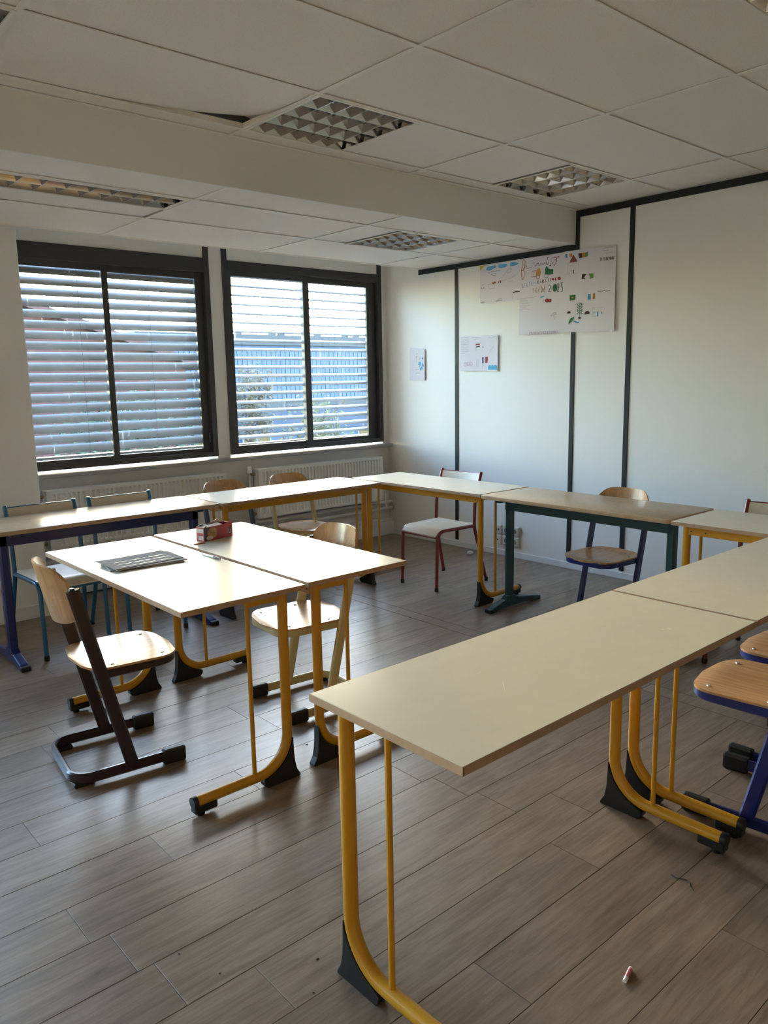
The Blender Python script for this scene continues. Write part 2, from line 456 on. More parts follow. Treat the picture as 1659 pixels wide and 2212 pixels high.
# ---------------- ceiling
CE = struct(MB().box(XL, .12, YF, YS + .02, 2.80, 2.95).build('ceiling', WALL, smooth=False))
LOWC = MB().box(XL, .12, YS + .02, YE, 2.58, 2.95).build('ceiling_slab', WALL, CE, smooth=False)
MB().box(XL, -.0005, YS, YS + .014, ZL - .004, 2.80).build('step_fascia', PANELW, CE, smooth=False, bevel=.002)
MB().box(XL, -.0005, YE - .006, YE, ZL - .003, 2.62).build('edge_angle', TEE, CE, smooth=False)
GX = -4.102; GY = -2.886; GP = .604
LIGHTS_UP = []   # (x0,x1,y0,y1) cut-outs
tcache = {}
def tile(x0, x1, y0, y1, z, lift=None):
    x1 = min(x1, -.002); x0 = max(x0, XL); g = .0025
    if x1 - x0 < .03 or y1 - y0 < .02: return
    key = (round(x1 - x0, 3), round(y1 - y0, 3))
    if key not in tcache:
        hx, hy = (x1 - x0) / 2 - g, (y1 - y0) / 2 - g
        m_ = MB().box(-hx, hx, -hy, hy, 0, .016); me = m_.mesh('ceiling_tile', False); me.materials.append(TILE); tcache[key] = me
    o = bpy.data.objects.new('ceiling_tile', tcache[key]); C.objects.link(o); o.parent = CE
    o.location = ((x0 + x1) / 2, (y0 + y1) / 2, z + random.uniform(-.0006, .0006))
    if lift:   # one corner has sprung out of its seat
        hx, hy = (x1 - x0) / 2 - g, (y1 - y0) / 2 - g
        o.data = MB().sheet(lambda u, v: (u * hx, v * hy, .016 + .055 * max(0, (u + .35) / 1.35) ** 2 * ((v + 1) / 2) ** 3), 16, 12, .016).mesh('ceiling_tile'); o.data.materials.append(TILE)
    return o
def bar(x0, x1, y0, y1, z):
    x1 = min(x1, -.001)
    MB().box(x0, x1, y0, y1, z, z + .0035).box(x0 if x1 - x0 > .1 else (x0 + x1) / 2 - .001, x1 if x1 - x0 > .1 else (x0 + x1) / 2 + .001,
        y0 if y1 - y0 > .1 else (y0 + y1) / 2 - .001, y1 if y1 - y0 > .1 else (y0 + y1) / 2 + .001, z + .0035, z + .03).build('grid_bar', TEE, CE, smooth=False)
# lamp cut-outs: (x0,x1,y0,y1)
LU = [(-2.902, -2.302, GY + GP, GY + 2 * GP), (-1.102, -.502, GY + GP, GY + 2 * GP), (-4.702, -4.102, GY + GP, GY + 2 * GP), (-2.90, -1.70, -4.098, -3.796)]
LL = [(-1.41, -.81, -1.165, -.565), (-4.12, -2.925, -1.165, -.865)]
def tiles_row(y0, y1, z, lamps, xs):
    for a, b in zip(xs[:-1], xs[1:]):
        segs = [(a, b)]
        ys = (y0, y1)
        for lx0, lx1, ly0, ly1 in lamps:
            if ly0 < y1 - .05 and ly1 > y0 + .05:
                ns = []
                for s0, s1 in segs:
                    if lx1 <= s0 + .01 or lx0 >= s1 - .01: ns.append((s0, s1)); continue
                    if lx0 > s0 + .02: ns.append((s0, lx0))
                    if lx1 < s1 - .02: ns.append((lx1, s1))
                    if ly0 > y0 + .05: tile(max(s0, lx0), min(s1, lx1), y0, ly0, z)
                    if ly1 < y1 - .05: tile(max(s0, lx0), min(s1, lx1), ly1, y1, z)
                segs = ns
        for s0, s1 in segs:
            lift = None
            if z > 2.6 and abs(s0 - GX) < .02 and abs(y0 - (GY + GP)) < .02: lift = (.045, -.012, 0)   # the tile that has slipped out of its seat
            tile(s0, s1, y0, y1, z, lift)
xs = [GX + 1.2 * k for k in range(-6, 5)]; xs[0] = XL; xs[-1] = 0
yrow = [YS] + [GY + GP * k for k in range(2, -10, -1)]; yrow[-1] = YF
for y1, y0 in zip(yrow[:-1], yrow[1:]): tiles_row(y0, y1, ZC + .006, LU, xs)
for y in yrow[1:-1]: bar(XL, 0, y - .012, y + .012, ZC)
for x in xs[1:-1]: bar(x - .012, x + .012, YF, YS, ZC + .0004)
bar(XL, 0, YS - .022, YS, ZC + .0002)
yl = [YE, -.575, -1.17, YS]
for y1, y0 in zip(yl[:-1], yl[1:]): tiles_row(y0, y1, ZL + .006, LL, xs)
for y in yl[1:-1]: bar(XL, 0, y - .012, y + .012, ZL)
for x in xs[1:-1]: bar(x - .012, x + .012, YS + .014, YE, ZL + .0004)

# ---------------- recessed louvre lamps (switched off)
def lamp(x0, x1, y0, y1, z, lanes, cells, along_x, label, diag=False):
    r = empty('ceiling_lamp', ((x0 + x1) / 2, (y0 + y1) / 2, z)); tag(r, label, 'ceiling lamp', 'recessed louvre lamps')
    hx, hy = (x1 - x0) / 2 - .003, (y1 - y0) / 2 - .003
    d = .085
    m_ = MB()
    m_.box(-hx, hx, -hy, -hy + .001, 0, d).box(-hx, hx, hy - .001, hy, 0, d).box(-hx, -hx + .001, -hy, hy, 0, d).box(hx - .001, hx, -hy, hy, 0, d)
    m_.box(-hx, hx, -hy, hy, d, d + .002)
    m_.build('housing', LOUV, r, smooth=False)
    f = .014
    MB().box(-hx, hx, -hy, -hy + f, -.003, .003).box(-hx, hx, hy - f, hy, -.003, .003).box(-hx, -hx + f, -hy + f, hy - f, -.003, .003).box(hx - f, hx, -hy + f, hy - f, -.003, .003).build('frame', TEE, r, smooth=False)
    ax, ay = hx - f, hy - f
    H = .038
    def vee(L_, sgn):  # curved wedge-shaped reflector bar profile (u,z)
        return [(-.016, H), (-.006, .014), (-.0016, .001), (.0016, .001), (.006, .014), (.016, H)]
    A, B = (ax, ay) if along_x else (ay, ax)   # lanes run along A, stacked over B
    for k in range(lanes + 1):
        b = -B + 2 * B * k / lanes
        prof = [(b + u * (1.2 if 0 < k < lanes else .9), zz) for u, zz in vee(0, 0)]
        mm = MB().prism(prof, 0 if along_x else 1, -A, A)
        mm.build('lane_reflector', LOUV, r)
    for k in range(1, cells):
        a = -A + 2 * A * k / cells
        prof = [(a - .009, H - .002), (a - .0012, .003), (a + .0012, .003), (a + .009, H - .002)]
        MB().prism(prof, 1 if along_x else 0, -B + .004, B - .004).build('cross_blade', LOUV, r, smooth=False)
    for k in range(lanes):
        b = -B + 2 * B * (k + .5) / lanes
        pts = [(-A + .01, b, .060), (A - .01, b, .060)] if along_x else [(b, -A + .01, .060), (b, A - .01, .060)]
        MB().tube(pts, .0085, 10).build('fluorescent_tube', TUBE, r)
    return r
lamp(*LU[0], ZC, 4, 6, True, 'square louvre lamp with mirror cells in the high ceiling, nearest the sagging tile')
lamp(*LU[1], ZC, 4, 6, False, 'square louvre lamp in the high ceiling nearest the panelled wall')
lamp(*LU[2], ZC, 4, 6, True, 'louvre lamp cut by the top left corner of the photo')
lamp(*LU[3], ZC, 2, 10, True, 'long louvre lamp cut by the top right corner of the photo')
lamp(*LL[0], ZL, 4, 6, False, 'square louvre lamp in the lowered ceiling strip above the window table')
lamp(*LL[1], ZL, 2, 10, True, 'long narrow louvre lamp in the lowered ceiling above the sunny window')

# ================================================================== BLINDS
def blind(x0, x1, z_top, n, pitch, tilt, label):
    r = empty('venetian_blind', ((x0 + x1) / 2, .705, .92)); tag(r, label, 'blind', 'outdoor venetian blinds')
    hw = (x1 - x0) / 2; W_ = .08
    arc = []
    for k in range(7):
        t = -1 + k / 3; arc.append((t * W_ / 2, .008 * (1 - t * t)))
    prof = arc + [(a, b - .0012) for a, b in reversed(arc)]
    c_, s_ = math.cos(tilt), math.sin(tilt)
    # inner edge (towards -Y) low, outer edge high
    pr = [(a * c_ - b * s_, a * s_ + b * c_) for a, b in prof]
    me = MB().prism(pr, 0, -hw, hw).mesh('slat'); me.materials.append(SLAT)
    for k in range(n):
        o = bpy.data.objects.new('slat', me); C.objects.link(o); o.parent = r
        o.location = (0, 0, z_top - pitch * k - .92); o.rotation_euler = (random.uniform(-.03, .03), random.uniform(-.0012, .0012), 0)
    zb = z_top - pitch * n + .018 - .92
    MB().box(-hw, hw, -.04, .04, zb - .012, zb + .004).build('bottom_rail', SLAT, r, smooth=False, bevel=.003)
    MB().box(-hw, hw, -.045, .045, z_top + .07 - .92, z_top + .14 - .92).build('head_box', SLAT, r, smooth=False, bevel=.003)
    for q in (-.93, -.25, .42, .93):
        for dy in (-.043, .043):
            MB().tube([(hw * q, dy, zb), (hw * q, dy, z_top + .07 - .92)], .0011, 5).build('ladder_cord', CORD, r)
    return r
blind(-3.47, -1.875, 2.292, 18, .0735, math.radians(48), 'grey outdoor venetian blind with half closed slats, sun behind it')
blind(-1.73, -.085, 2.355, 19, .0735, math.radians(21), 'grey outdoor venetian blind with slats almost flat, beside the panelled wall')

# ================================================================== RADIATORS
def radiator(x0, x1, label, pipes_right):
    yc = .455; z0, z1 = .372, .782
    r = empty('radiator', ((x0 + x1) / 2, yc, 0)); tag(r, label, 'radiator', 'panel radiators under the windows')
    hw = (x1 - x0) / 2; n = int((x1 - x0 - .04) / .0345)
    p = .0345; st = -n * p / 2
    # fluted front sheet, flutes stop short of the flat top and bottom borders
    zs = [z0, z0 + .022, z0 + .034, z1 - .034, z1 - .022, z1]; dep = [0, 0, 1, 1, 0, 0]
    xsr = [(-hw, 0)]
    for k in range(n):
        b = st + k * p
        xsr += [(b + .001, 0), (b + .009, 0), (b + .014, 1), (b + .027, 1), (b + .032, 0)]
    xsr.append((hw, 0)); vs = []; fs = []
    for z, d in zip(zs, dep):
        for x, q in xsr: vs.append((x, -.045 + .011 * d * q, z))
    N = len(xsr)
    for j in range(len(zs) - 1):
        for i in range(N - 1): fs.append((j * N + i, j * N + i + 1, (j + 1) * N + i + 1, (j + 1) * N + i))
    MB().add(vs, fs).build('front_panel', WHITE, r)
    MB().box(-hw, hw, .02, .036, z0, z1).build('rear_panel', WHITE, r, smooth=False, bevel=.003)
    MB().box(-hw, -hw + .004, -.045, .036, z0, z1).build('side_cover', WHITE, r, smooth=False)
    MB().box(hw - .004, hw, -.045, .036, z0, z1).build('side_cover', WHITE, r, smooth=False)
    g = MB()
    k = -hw + .01
    while k < hw - .02: g.box(k, k + .008, -.04, .03, z1 - .004, z1); k += .016
    g.box(-hw, hw, -.046, -.04, z1 - .008, z1 + .001).box(-hw, hw, .03, .036, z1 - .008, z1 + .001)
    g.build('top_grille', WHITE, r, smooth=False)
    # valve and riser at the left end
    v = MB().tube([(-hw, 0, z1 - .04), (-hw - .045, 0, z1 - .04)], .011, 10).build('valve_body', COPPER, r)
    MB().lathe([(.013, 0), (.019, .006), (.019, .045), (.015, .055)], (-hw - .05, 0, z1 - .03), 12).build('valve_knob', WHITE, r)
    MB().tube([(-hw - .05, 0, z1 - .04), (-hw - .05, 0, .17)], .009, 10).build('riser_pipe', WHITE, r)
    MB().tube([(-hw - .001, 0, z0 + .035), (-hw - .03, 0, z0 + .035)], .010, 8).build('drain_plug', COPPER, r)
    for q in (-.7, .7):
        MB().box(hw * q - .015, hw * q + .015, .036, .118, z0 + .05, z1 - .05).build('wall_bracket', WHITE, r, smooth=False)
    return r
radiator(-3.30, -1.885, 'long white panel radiator under the sunny window', False)
radiator(-1.60, -.215, 'white panel radiator beside the panelled wall, pipes below it', True)
def pipe(z, label):
    o = MB().tube([(-3.40, .525, z), (-.001, .525, z)], .017, 12).build('heating_pipe', WHITE)
    tag(o, label, 'pipe', 'heating pipes along the window wall')
    for x in (-2.9, -1.7, -.55):
        MB().box(x - .008, x + .008, .525, YW, z - .006, z + .006).build('pipe_clip', WHITE, o, smooth=False)
    MB().lathe([(.017, -.02), (.022, -.02), (.022, -.001), (.017, -.001)], (0, .525, z), 12, 'X').build('wall_collar', SOCK, o)
pipe(.322, 'upper white heating pipe running below the radiators'); pipe(.262, 'lower white heating pipe running below the radiators')
h = MB().tube(fillet([(-.205, .395, .43), (-.205, .395, .30), (-.145, .395, .30), (-.145, .52, .30)], .028), .007, 8).build('drain_hose', WHITE)
tag(h, 'small pale hose looped under the right radiator end', 'hose')

# ================================================================== TABLES
TH = .761   # table height
TT = .019   # thickness of the tops
def slab(mb, hx, hy, z0, z1): return mb.box(-hx, hx, -hy, hy, z0, z1)
def yellow_table(label, group):
    """length along X, heel of the legs on +Y, feet pointing to -Y"""
    r = empty('school_table'); tag(r, label, 'table', group)
    L2, D2 = .65, .25
    tp = slab(MB(), L2 - .0015, D2 - .0015, TH - TT, TH).build('tabletop', CREAMTOP, r, smooth=False, bevel=.0012)
    MB().box(-L2, L2, -D2, -D2 + .0014, TH - TT - .0004, TH - .001).box(-L2, L2, D2 - .0014, D2, TH - TT - .0004, TH - .001) \
        .box(-L2, -L2 + .0014, -D2, D2, TH - TT - .0004, TH - .001).box(L2 - .0014, L2, -D2, D2, TH - TT - .0004, TH - .001).build('edge_band', EDGE, tp, smooth=False)
    ly, zf, RB, TIP = .180, .052, .135, -D2 + .030
    for s in (-1, 1):
        x = s * (L2 - .055)
        path = fillet([(x, ly, TH - TT), (x, ly, zf), (x, TIP + .010, zf)], RB, 10)
        leg = MB().tube(path, .0195, 16, ref=(1, 0, 0)).build('leg', YEL, r)
        MB().tube([(x, .030, zf + .012), (x, .030, TH - TT)], .0082, 10).build('stay_rod', YEL, r)
        # black heel wedge hugging the bend
        prof = [(ly + .043, 0), (ly + .045, .006), (ly + .029, .034), (ly + .0215, .068), (ly + .0185, .104)]
        R_ = RB + .018; cy, cz = ly - RB, zf + RB
        for k in range(8):
            a = math.radians(8 + 60 * k / 7)
            prof.append((cy + R_ * math.cos(a), cz - R_ * math.sin(a)))
        prof += [(.062, .028), (.064, .012), (.078, 0)]
        MB().prism(prof, 0, x - .017, x + .017).build('heel_block', BLACK, leg, smooth=False, bevel=.002)
        # end cap with its pad
        MB().lathe([(.0205, TIP - .006), (.0218, TIP), (.0218, TIP + .012)], (x, 0, zf), 16, 'Y').build('end_cap', BLACK, leg)
        MB().box(x - .018, x + .018, TIP - .004, TIP + .085, .012, zf - .008).build('foot_pad', BLACK, leg, smooth=False, bevel=.004)
        MB().lathe([(.013, 0), (.015, .004), (.015, .010), (.008, .013)], (x, TIP + .025, 0), 12).build('levelling_foot', BLACK, leg)
        # bracket between leg and rod under the top
        MB().box(x - .008, x + .008, .030, ly, TH - TT - .036, TH - TT).build('end_bracket', YEL, leg, smooth=False, bevel=.003)
    ap = MB().box(-L2 + .068, L2 - .068, ly - .018, ly + .018, TH - TT - .050, TH - TT).build('apron_rail', YEL, r, smooth=False, bevel=.003)
    for s in (-1, 1):
        for dx in (.085, .16):
            MB().lathe([(.004, -.0015), (.004, .0005)], (s * (L2 - dx), ly + .0195, TH - .05), 8, 'Y').build('screw', GREYDARK, ap)
    return r
def tframe_table(label, group, M, topm, edgem):
    r = empty('school_table'); tag(r, label, 'table', group)
    L2, D2 = .65, .25
    MB().prism(rrect(L2, D2, .03, 5), 2, TH - .023, TH).build('tabletop', topm, r, bevel=.003, seg=2)
    for s in (-1, 1):
        x = s * (L2 - .085); PO = -.05
        MB().sweep([(x, PO, .045), (x, PO, TH - .023)], rect(.05, .045, .2), ref=(0, 1, 0)).build('post', M, r)
        prof = [(-.245, 0), (-.245, .022), (-.225, .032), (-.11, .062), (-.08, .085), (-.02, .085), (.02, .064), (.225, .032), (.245, .022), (.245, 0), (.20, 0), (.17, .012), (-.17, .012), (-.20, 0)]
        ft = MB().prism(prof, 0, x - .024, x + .024).build('foot', M, r, smooth=False, bevel=.006, seg=2)
        for t in (-1, 1):
            MB().box(x - .0255, x + .0255, t * .247 - .016, t * .247 + .004 if t > 0 else -.235, 0, .026).build('foot_end', BLACK, ft, smooth=False, bevel=.003)
    MB().box(-L2 + .06, L2 - .06, PO - .0225, PO + .0175, TH - .023 - .088, TH - .023).build('apron_rail', M, r, smooth=False, bevel=.004)
    for s in (-1, 1):
        MB().box(s * (L2 - .11) - .02, s * (L2 - .11) + .02, -.20, .20, TH - .045, TH - .023).build('end_bracket', M, r, smooth=False, bevel=.003)
    return r
G1 = 'tables set out around the room'
proto = yellow_table('cream table with yellow legs in the foreground, its corner nearest the camera', G1)
proto.location = (-3.373, -3.89, 0); proto.rotation_euler.z = .004
copy_thing(proto, (-2.060, -3.885, 0), .002, 'cream yellow-legged table running off the right edge, end to end with the foreground table')
copy_thing(proto, (-3.683, -2.157, 0), -PI / 2, 'cream table with yellow legs in the middle pair, carrying the paper stack')
copy_thing(proto, (-3.160, -2.144, 0), PI / 2, 'cream table with yellow legs in the middle pair, carrying the red box')
copy_thing(proto, (-2.008, -.611, 0), PI, 'yellow-legged table under the windows, nearest the room corner')
copy_thing(proto, (-1.077, -1.136, 0), PI / 2, 'cream yellow-legged table in front of the red chair by the wall sockets')
copy_thing(proto, (-1.125, -3.772, 0), PI / 2, 'yellow-legged table at the right edge beyond the teal table')
t2 = tframe_table('beige table on dark teal T legs along the panelled wall', G1, TEAL, BROWNTOP, EDGE)
t2.location = (-1.102, -2.453, 0); t2.rotation_euler.z = -PI / 2 - .006
t3 = tframe_table('beige table on navy T legs under the sunny window', G1, NAVY, BROWNTOP, EDGE)
t3.location = (-3.318, -.600, 0)

# ================================================================== CHAIRS
def round_panel(hx, c, pw=2.6):
    """half width along t in [-1,1] with rounded ends"""
    def w_(t):
        a = abs(t)
        if a <= c: return 1.0
        q = (a - c) / (1 - c)
        return max(.0, (1 - q ** pw)) ** (1 / pw) * .999 + .001
    return w_
def zchair(label, group, M):
    """cantilever school chair facing +X"""
    r = empty('school_chair'); tag(r, label, 'chair', group)
    yb = .196
    zr = .033
    pts = [(.195, -yb, zr), (-.215, -yb, zr), (-.215, yb, zr), (.195, yb, zr)]
    bf = MB().sweep(fillet(pts, .075, 7), rect(.020, .042, .3), ref=(0, 0, 1)).build('base_frame', M, r)
    for s in (-1, 1):
        p0, p1 = Vector((.005, s * yb, .045)), Vector((-.160, s * yb, .765))
        po = MB().sweep([p0, p1], rect(.024, .048, .3), ref=(1, 0, .22)).build('post', M, r)
        MB().box(.125, .218, s * yb - .017, s * yb + .017, 0, .062).build('foot_cap', BLACK, bf, smooth=False, bevel=.009, seg=2)
        MB().box(-.212, -.135, s * (yb - .02) - .014, s * (yb - .02) + .020, 0, .016).build('rear_pad', BLACK, bf, smooth=False, bevel=.004)
        MB().lathe([(.012, -.002), (.014, 0), (.009, .008)], (-.162, s * yb, .766), 8).build('post_cap', BLACK, po)
    # U shaped rail under the seat
    zs = .420
    rail = fillet([(-.10, -yb + .016, zs), (.225, -yb + .030, zs), (.225, yb - .030, zs), (-.10, yb - .016, zs)], .085, 7)
    MB().sweep(rail, rect(.020, .036, .25), ref=(0, 0, 1)).build('seat_frame', M, r)
    MB().box(-.095, -.07, -yb, yb, zs - .016, zs + .012).build('seat_cross_bar', M, r, smooth=False, bevel=.003)
    wf = round_panel(1, .45, 2.4)
    def seat(u, v):   # v along X, u across
        x = .045 + v * .200
        w0 = .193 * (wf(v))
        y = u * w0
        z = .447 - .010 * (1 - u * u) * (1 - min(1, (v + .15) ** 2)) - max(0, v - .55) ** 2 * .05 + max(0, -v - .6) ** 2 * .06
        return (x, y, z)
    se = MB().sheet(seat, 16, 24, .009).build('seat', BEECH, r)
    for x, y in ((.170, -.14), (.170, .14), (-.03, -.155), (-.03, .155)):
        MB().lathe([(.0075, 0), (.006, .003)], (x, y, .4455), 8).build('rivet', CHROME, se)
    def post_x(z): return .005 - .165 * (z - .045) / .72
    def back(u, v):
        z = .732 + v * .116 * (1 - .03 * u * u)
        y = u * .189 * (1 - .05 * max(0, v) ** 3 - .18 * max(0, -v) ** 4)
        # rounded top corners: the top edge drops towards the sides
        z -= max(0, v) ** 3 * .046 * abs(u) ** 7 - max(0, -v) ** 2 * .022 * abs(u) ** 5
        return (post_x(z) - .004 - .060 * (1 - u * u), y, z)
    ba = MB().sheet(back, 22, 16, .009, nrm=(1, 0, .22)).build('backrest', BEECHV, r)
    for s in (-1, 1):
        for z in (.665, .735):
            MB().lathe([(.006, 0), (.006, .004)], (post_x(z) - .012, s * .176, z), 8, 'X').build('rivet', CHROME, ba)
    return r
def fourleg(label, group, M):
    """four-legged tube chair facing +X with flat laminate seat and back"""
    r = empty('school_chair'); tag(r, label, 'chair', group)
    R_ = .0125; zs = .428
    for s in (-1, 1):
        yf, yr, yt = s * .178, s * .222, s * .196
        front = fillet([(.235, yf, .012), (.222, yf, zs), (-.135, yt, zs)], .065, 7)
        lf = MB().tube(front, R_, 12, ref=(0, 1, 0)).build('leg', M, r)
        rear = [(-.235, yr, .012), (-.150, yt, .40)] 
        up = fillet([(-.245, yr, .012), (-.142, yt, zs - .01), (-.150, yt, .60), (-.215, yt, .812)], [.25, .3], 6)
        lr = MB().tube(up, R_, 12, ref=(0, 1, 0)).build('leg', M, r)
        for x, y, lg in ((.235, yf, lf), (-.246, yr, lr)):
            MB().lathe([(.0145, 0), (.0145, .02), (.0135, .028)], (x, y, 0), 10).build('foot_cap', BLACK, lg)
        MB().lathe([(.0127, 0), (.0125, .004), (.008, .009)], (-.215, yt, .810), 10).build('tube_cap', M, lr)
    MB().tube([(.226, -.17, .388), (.226, .17, .388)], .0105, 10).build('cross_bar', M, r)
    MB().tube([(-.14, -.19, zs - .006), (-.14, .19, zs - .006)], .010, 10).build('cross_bar', M, r)
    def seat(u, v):
        x = .035 + v * .20
        z = zs + .012 - max(0, v - .62) ** 2 * .26 + max(0, -v - .7) ** 2 * .03 - .004 * (1 - u * u)
        return (x, u * (.172 + .010 * (1 - v)), z)
    MB().sheet(seat, 8, 20, .008).build('seat', BEIGEPLY, r)
    def back(u, v):
        z = .742 + v * .062
        x = -.150 - (z - .60) * .30 + .004
        return (x - .016 * (1 - u * u), u * .186, z)
    ba = MB().sheet(back, 14, 8, .008, nrm=(1, 0, .3)).build('backrest', BEIGEPLY, r)
    pts = [Vector(back(-1 + k / 7, 1)) + Vector((-.004, 0, .001)) for k in range(15)]
    MB().tube(pts, .0048, 6).build('backrest_edge', M, ba)
    return r
G2 = 'school chairs around the tables'
mc = zchair('maroon-framed beech chair at the left end of the middle tables', G2, MAROON)
mc.location = (-3.912, -2.110, 0); mc.rotation_euler.z = -.12
cc = zchair('cream-framed beech chair tucked in at the right side of the middle tables', G2, CREAM)
cc.scale = (.97,) * 3; cc.location = (-3.010, -2.205, 0); cc.rotation_euler.z = PI - .09
copy_thing(cc, (-1.665, -.295, 0), -PI / 2 + .02, 'cream-framed beech chair behind the yellow-legged window table').scale = (.94,) * 3
sb = zchair('beech chair with slate blue frame behind the joint of the two window tables', G2, SLATEB)
sb.scale = (.94,) * 3; sb.location = (-2.215, -.285, 0); sb.rotation_euler.z = -PI / 2 + .02
nc = zchair('navy-framed beech chair between the teal table and the panelled wall', G2, NAVY)
nc.scale = (.95,) * 3; nc.location = (-.955, -2.480, 0); nc.rotation_euler.z = PI - .05
copy_thing(nc, (-2.395, -4.075, 0), PI / 2 + .10, 'navy-framed beech chair cut by the right edge, nearest the camera').scale = (1, 1, 1)
copy_thing(nc, (-1.930, -4.030, 0), PI / 2 + .04, 'navy-framed beech chair cut by the right edge, behind the nearer one').scale = (1, 1, 1)
rc = fourleg('red-framed four-legged chair beside the wall sockets', G2, RED)
rc.location = (-.985, -1.105, 0); rc.rotation_euler.z = PI
copy_thing(rc, (-.985, -3.44, 0), PI, 'red-framed four-legged chair at the right edge by the wall')
bc = fourleg('blue-framed four-legged chair at the left edge under the window', G2, BLUE)
bc.location = (-3.565, -.525, 0); bc.rotation_euler.z = -PI / 2
copy_thing(bc, (-3.082, -.525, 0), -PI / 2, 'blue-framed four-legged chair second from the left edge under the window')

# ================================================================== WALL SOCKETS
def socket(y, z, kind, label):
    r = empty('wall_socket', (0, y, z)); tag(r, label, 'socket', 'wall sockets in two rows')
    h = .042
    MB().box(-.020, 0, -h, h, -h, h).build('back_box', SOCK, r, smooth=False, bevel=.006, seg=2)
    cp = MB().box(-.0235, -.019, -h + .008, h - .008, -h + .008, h - .008).build('cover_plate', SOCK, r, smooth=False, bevel=.002)
    if kind == 'power':
        MB().lathe([(.026, -.0238), (.026, -.0242), (.021, -.0242), (.021, -.0205)], (0, 0, 0), 20, 'X').build('socket_ring', SOCK, cp)
        MB().lathe([(.0205, -.0245), (.0205, -.0240)], (0, 0, 0), 20, 'X').build('socket_well', SOCKD, cp)
        for q in (-.0095, .0095): MB().lathe([(.0028, -.0250), (.0028, -.0246)], (0, q, -.002), 8, 'X').build('pin_hole', BLACK, cp)
        MB().tube([(-.0245, 0, .010), (-.030, 0, .010)], .0020, 8).build('earth_pin', CHROME, cp)
    else:
        for q in ((-.010, .012) if kind == 'double' else (0,)):
            MB().box(-.0242, -.0235, q - .006, q + .006, -.008, .006).build('data_port', BLACK, cp, smooth=False)
    return r
for j, (z, row) in enumerate(((.2245, 'upper'), (.136, 'lower'))):
    for i, (y, k, where) in enumerate(((-.829, 'double' if j == 0 else 'single', 'farthest from the teal table'), (-.918, 'power', 'middle of the row'), (-1.012, 'power', 'nearest the teal table'))):
        socket(y, z, k, 'ivory %s socket in the %s row, %s' % ('data' if i == 0 else 'power', row, where))

# ================================================================== POSTERS (drawings on A3 and A4 paper, taped to the wall)
INK = {}
def ink(n, col): INK[n] = mat('ink_' + n, col, .8); return INK[n]
for n_, c_ in dict(blue=(.06, .30, .62), sky=(.12, .42, .68), pale=(.30, .42, .60), yellow=(.62, .50, .06), red=(.36, .03, .04), brick=(.26, .06, .05), orange=(.60, .24, .06), rust=(.42, .16, .07), green=(.03, .17, .07),
                   lime=(.14, .32, .07), black=(.03, .03, .04), brown=(.06, .03, .03), grey=(.35, .34, .38), purple=(.40, .26, .42), navy=(.03, .03, .16), pink=(.62, .34, .45), gold=(.62, .32, .06), white=(.85, .85, .88), teal=(.10, .36, .40)).items(): ink(n_, c_)
def wav(y, z): return -.0125 - .0016 * math.sin(9 * y + 3 * z) - .0012 * math.sin(17 * z + 5 * y)
def wb(u, v):
    p = hit(u, v, 0, -.012); return p.y, p.z
class Poster:
    def __init__(s, corners, label, dx=0.):
        q = [wb(*c) for c in corners]   # tl tr br bl
        s.dx = dx
        cy = sum(a[0] for a in q) / 4; cz = sum(a[1] for a in q) / 4
        def fn(u, v):
            a, b = (u + 1) / 2, (v + 1) / 2
            y = (q[3][0] * (1 - a) + q[2][0] * a) * (1 - b) + (q[0][0] * (1 - a) + q[1][0] * a) * b
            z = (q[3][1] * (1 - a) + q[2][1] * a) * (1 - b) + (q[0][1] * (1 - a) + q[1][1] * a) * b
            return (wav(y, z) + dx, y, z)
        o = MB().sheet(fn, 14, 12, .0004, nrm=(-1, 0, 0)).build('poster', PAPER, origin=(0, cy, cz))
        tag(o, label, 'poster', 'drawings taped to the panelled wall'); s.o = o; s.lay = 0
    def _fin(s, mb, name, m):
        ob = mb.build(name, m, None, smooth=False); ob.parent = s.o; ob.matrix_parent_inverse = Matrix.Translation(s.o.location).inverted(); return ob
    def _pt(s, u, v): y, z = wb(u, v); return (wav(y, z) + s.dx - .0009 - .00004 * s.lay, y, z)
    def area(s, name, col, pts, cv):
        s.lay += 1
        P = [s._pt(*cv(*p)) for p in pts]; mb = MB()
        c = tuple(sum(p[k] for p in P) / len(P) for k in range(3))
        mb.add(P + [c], [(i, (i + 1) % len(P), len(P)) for i in range(len(P))])
        return s._fin(mb, name, INK[col])
    def line(s, name, col, strokes, cv, wd=.0022):
        s.lay += 1; mb = MB()
        for st in strokes:
            P = [Vector(s._pt(*cv(*p))) for p in st]
            vs = []
            for i, p in enumerate(P):
                t = P[min(i + 1, len(P) - 1)] - P[max(i - 1, 0)]; nn = Vector((0, -t.z, t.y))
                nn = nn.normalized() * wd * .72 if nn.length > 0 else Vector((0, 0, wd / 2))
                vs += [p + nn, p - nn]
            mb.add(vs, [(2 * i, 2 * i + 1, 2 * i + 3, 2 * i + 2) for i in range(len(P) - 1)])
        return s._fin(mb, name, INK[col])
def cv(x0, y0, s): return lambda u, v: (x0 + s * u, y0 + s * v)
k1, k2, k3 = cv(1030, 555, 100 / 1659), cv(1115, 540, 115 / 1659), cv(1115, 630, 115 / 1659)
k4, k5, k6, k7 = cv(1215, 525, 125 / 1659), cv(1215, 615, 125 / 1659), cv(985, 715, 100 / 1659), cv(875, 740, 55 / 1352)
def ell(cx, cy, rx, ry, n=14, rot=0.): return [(cx + rx * math.cos(2 * PI * k / n) * math.cos(rot) - ry * math.sin(2 * PI * k / n) * math.sin(rot), cy + rx * math.cos(2 * PI * k / n) * math.sin(rot) + ry * math.sin(2 * PI * k / n) * math.cos(rot)) for k in range(n)]
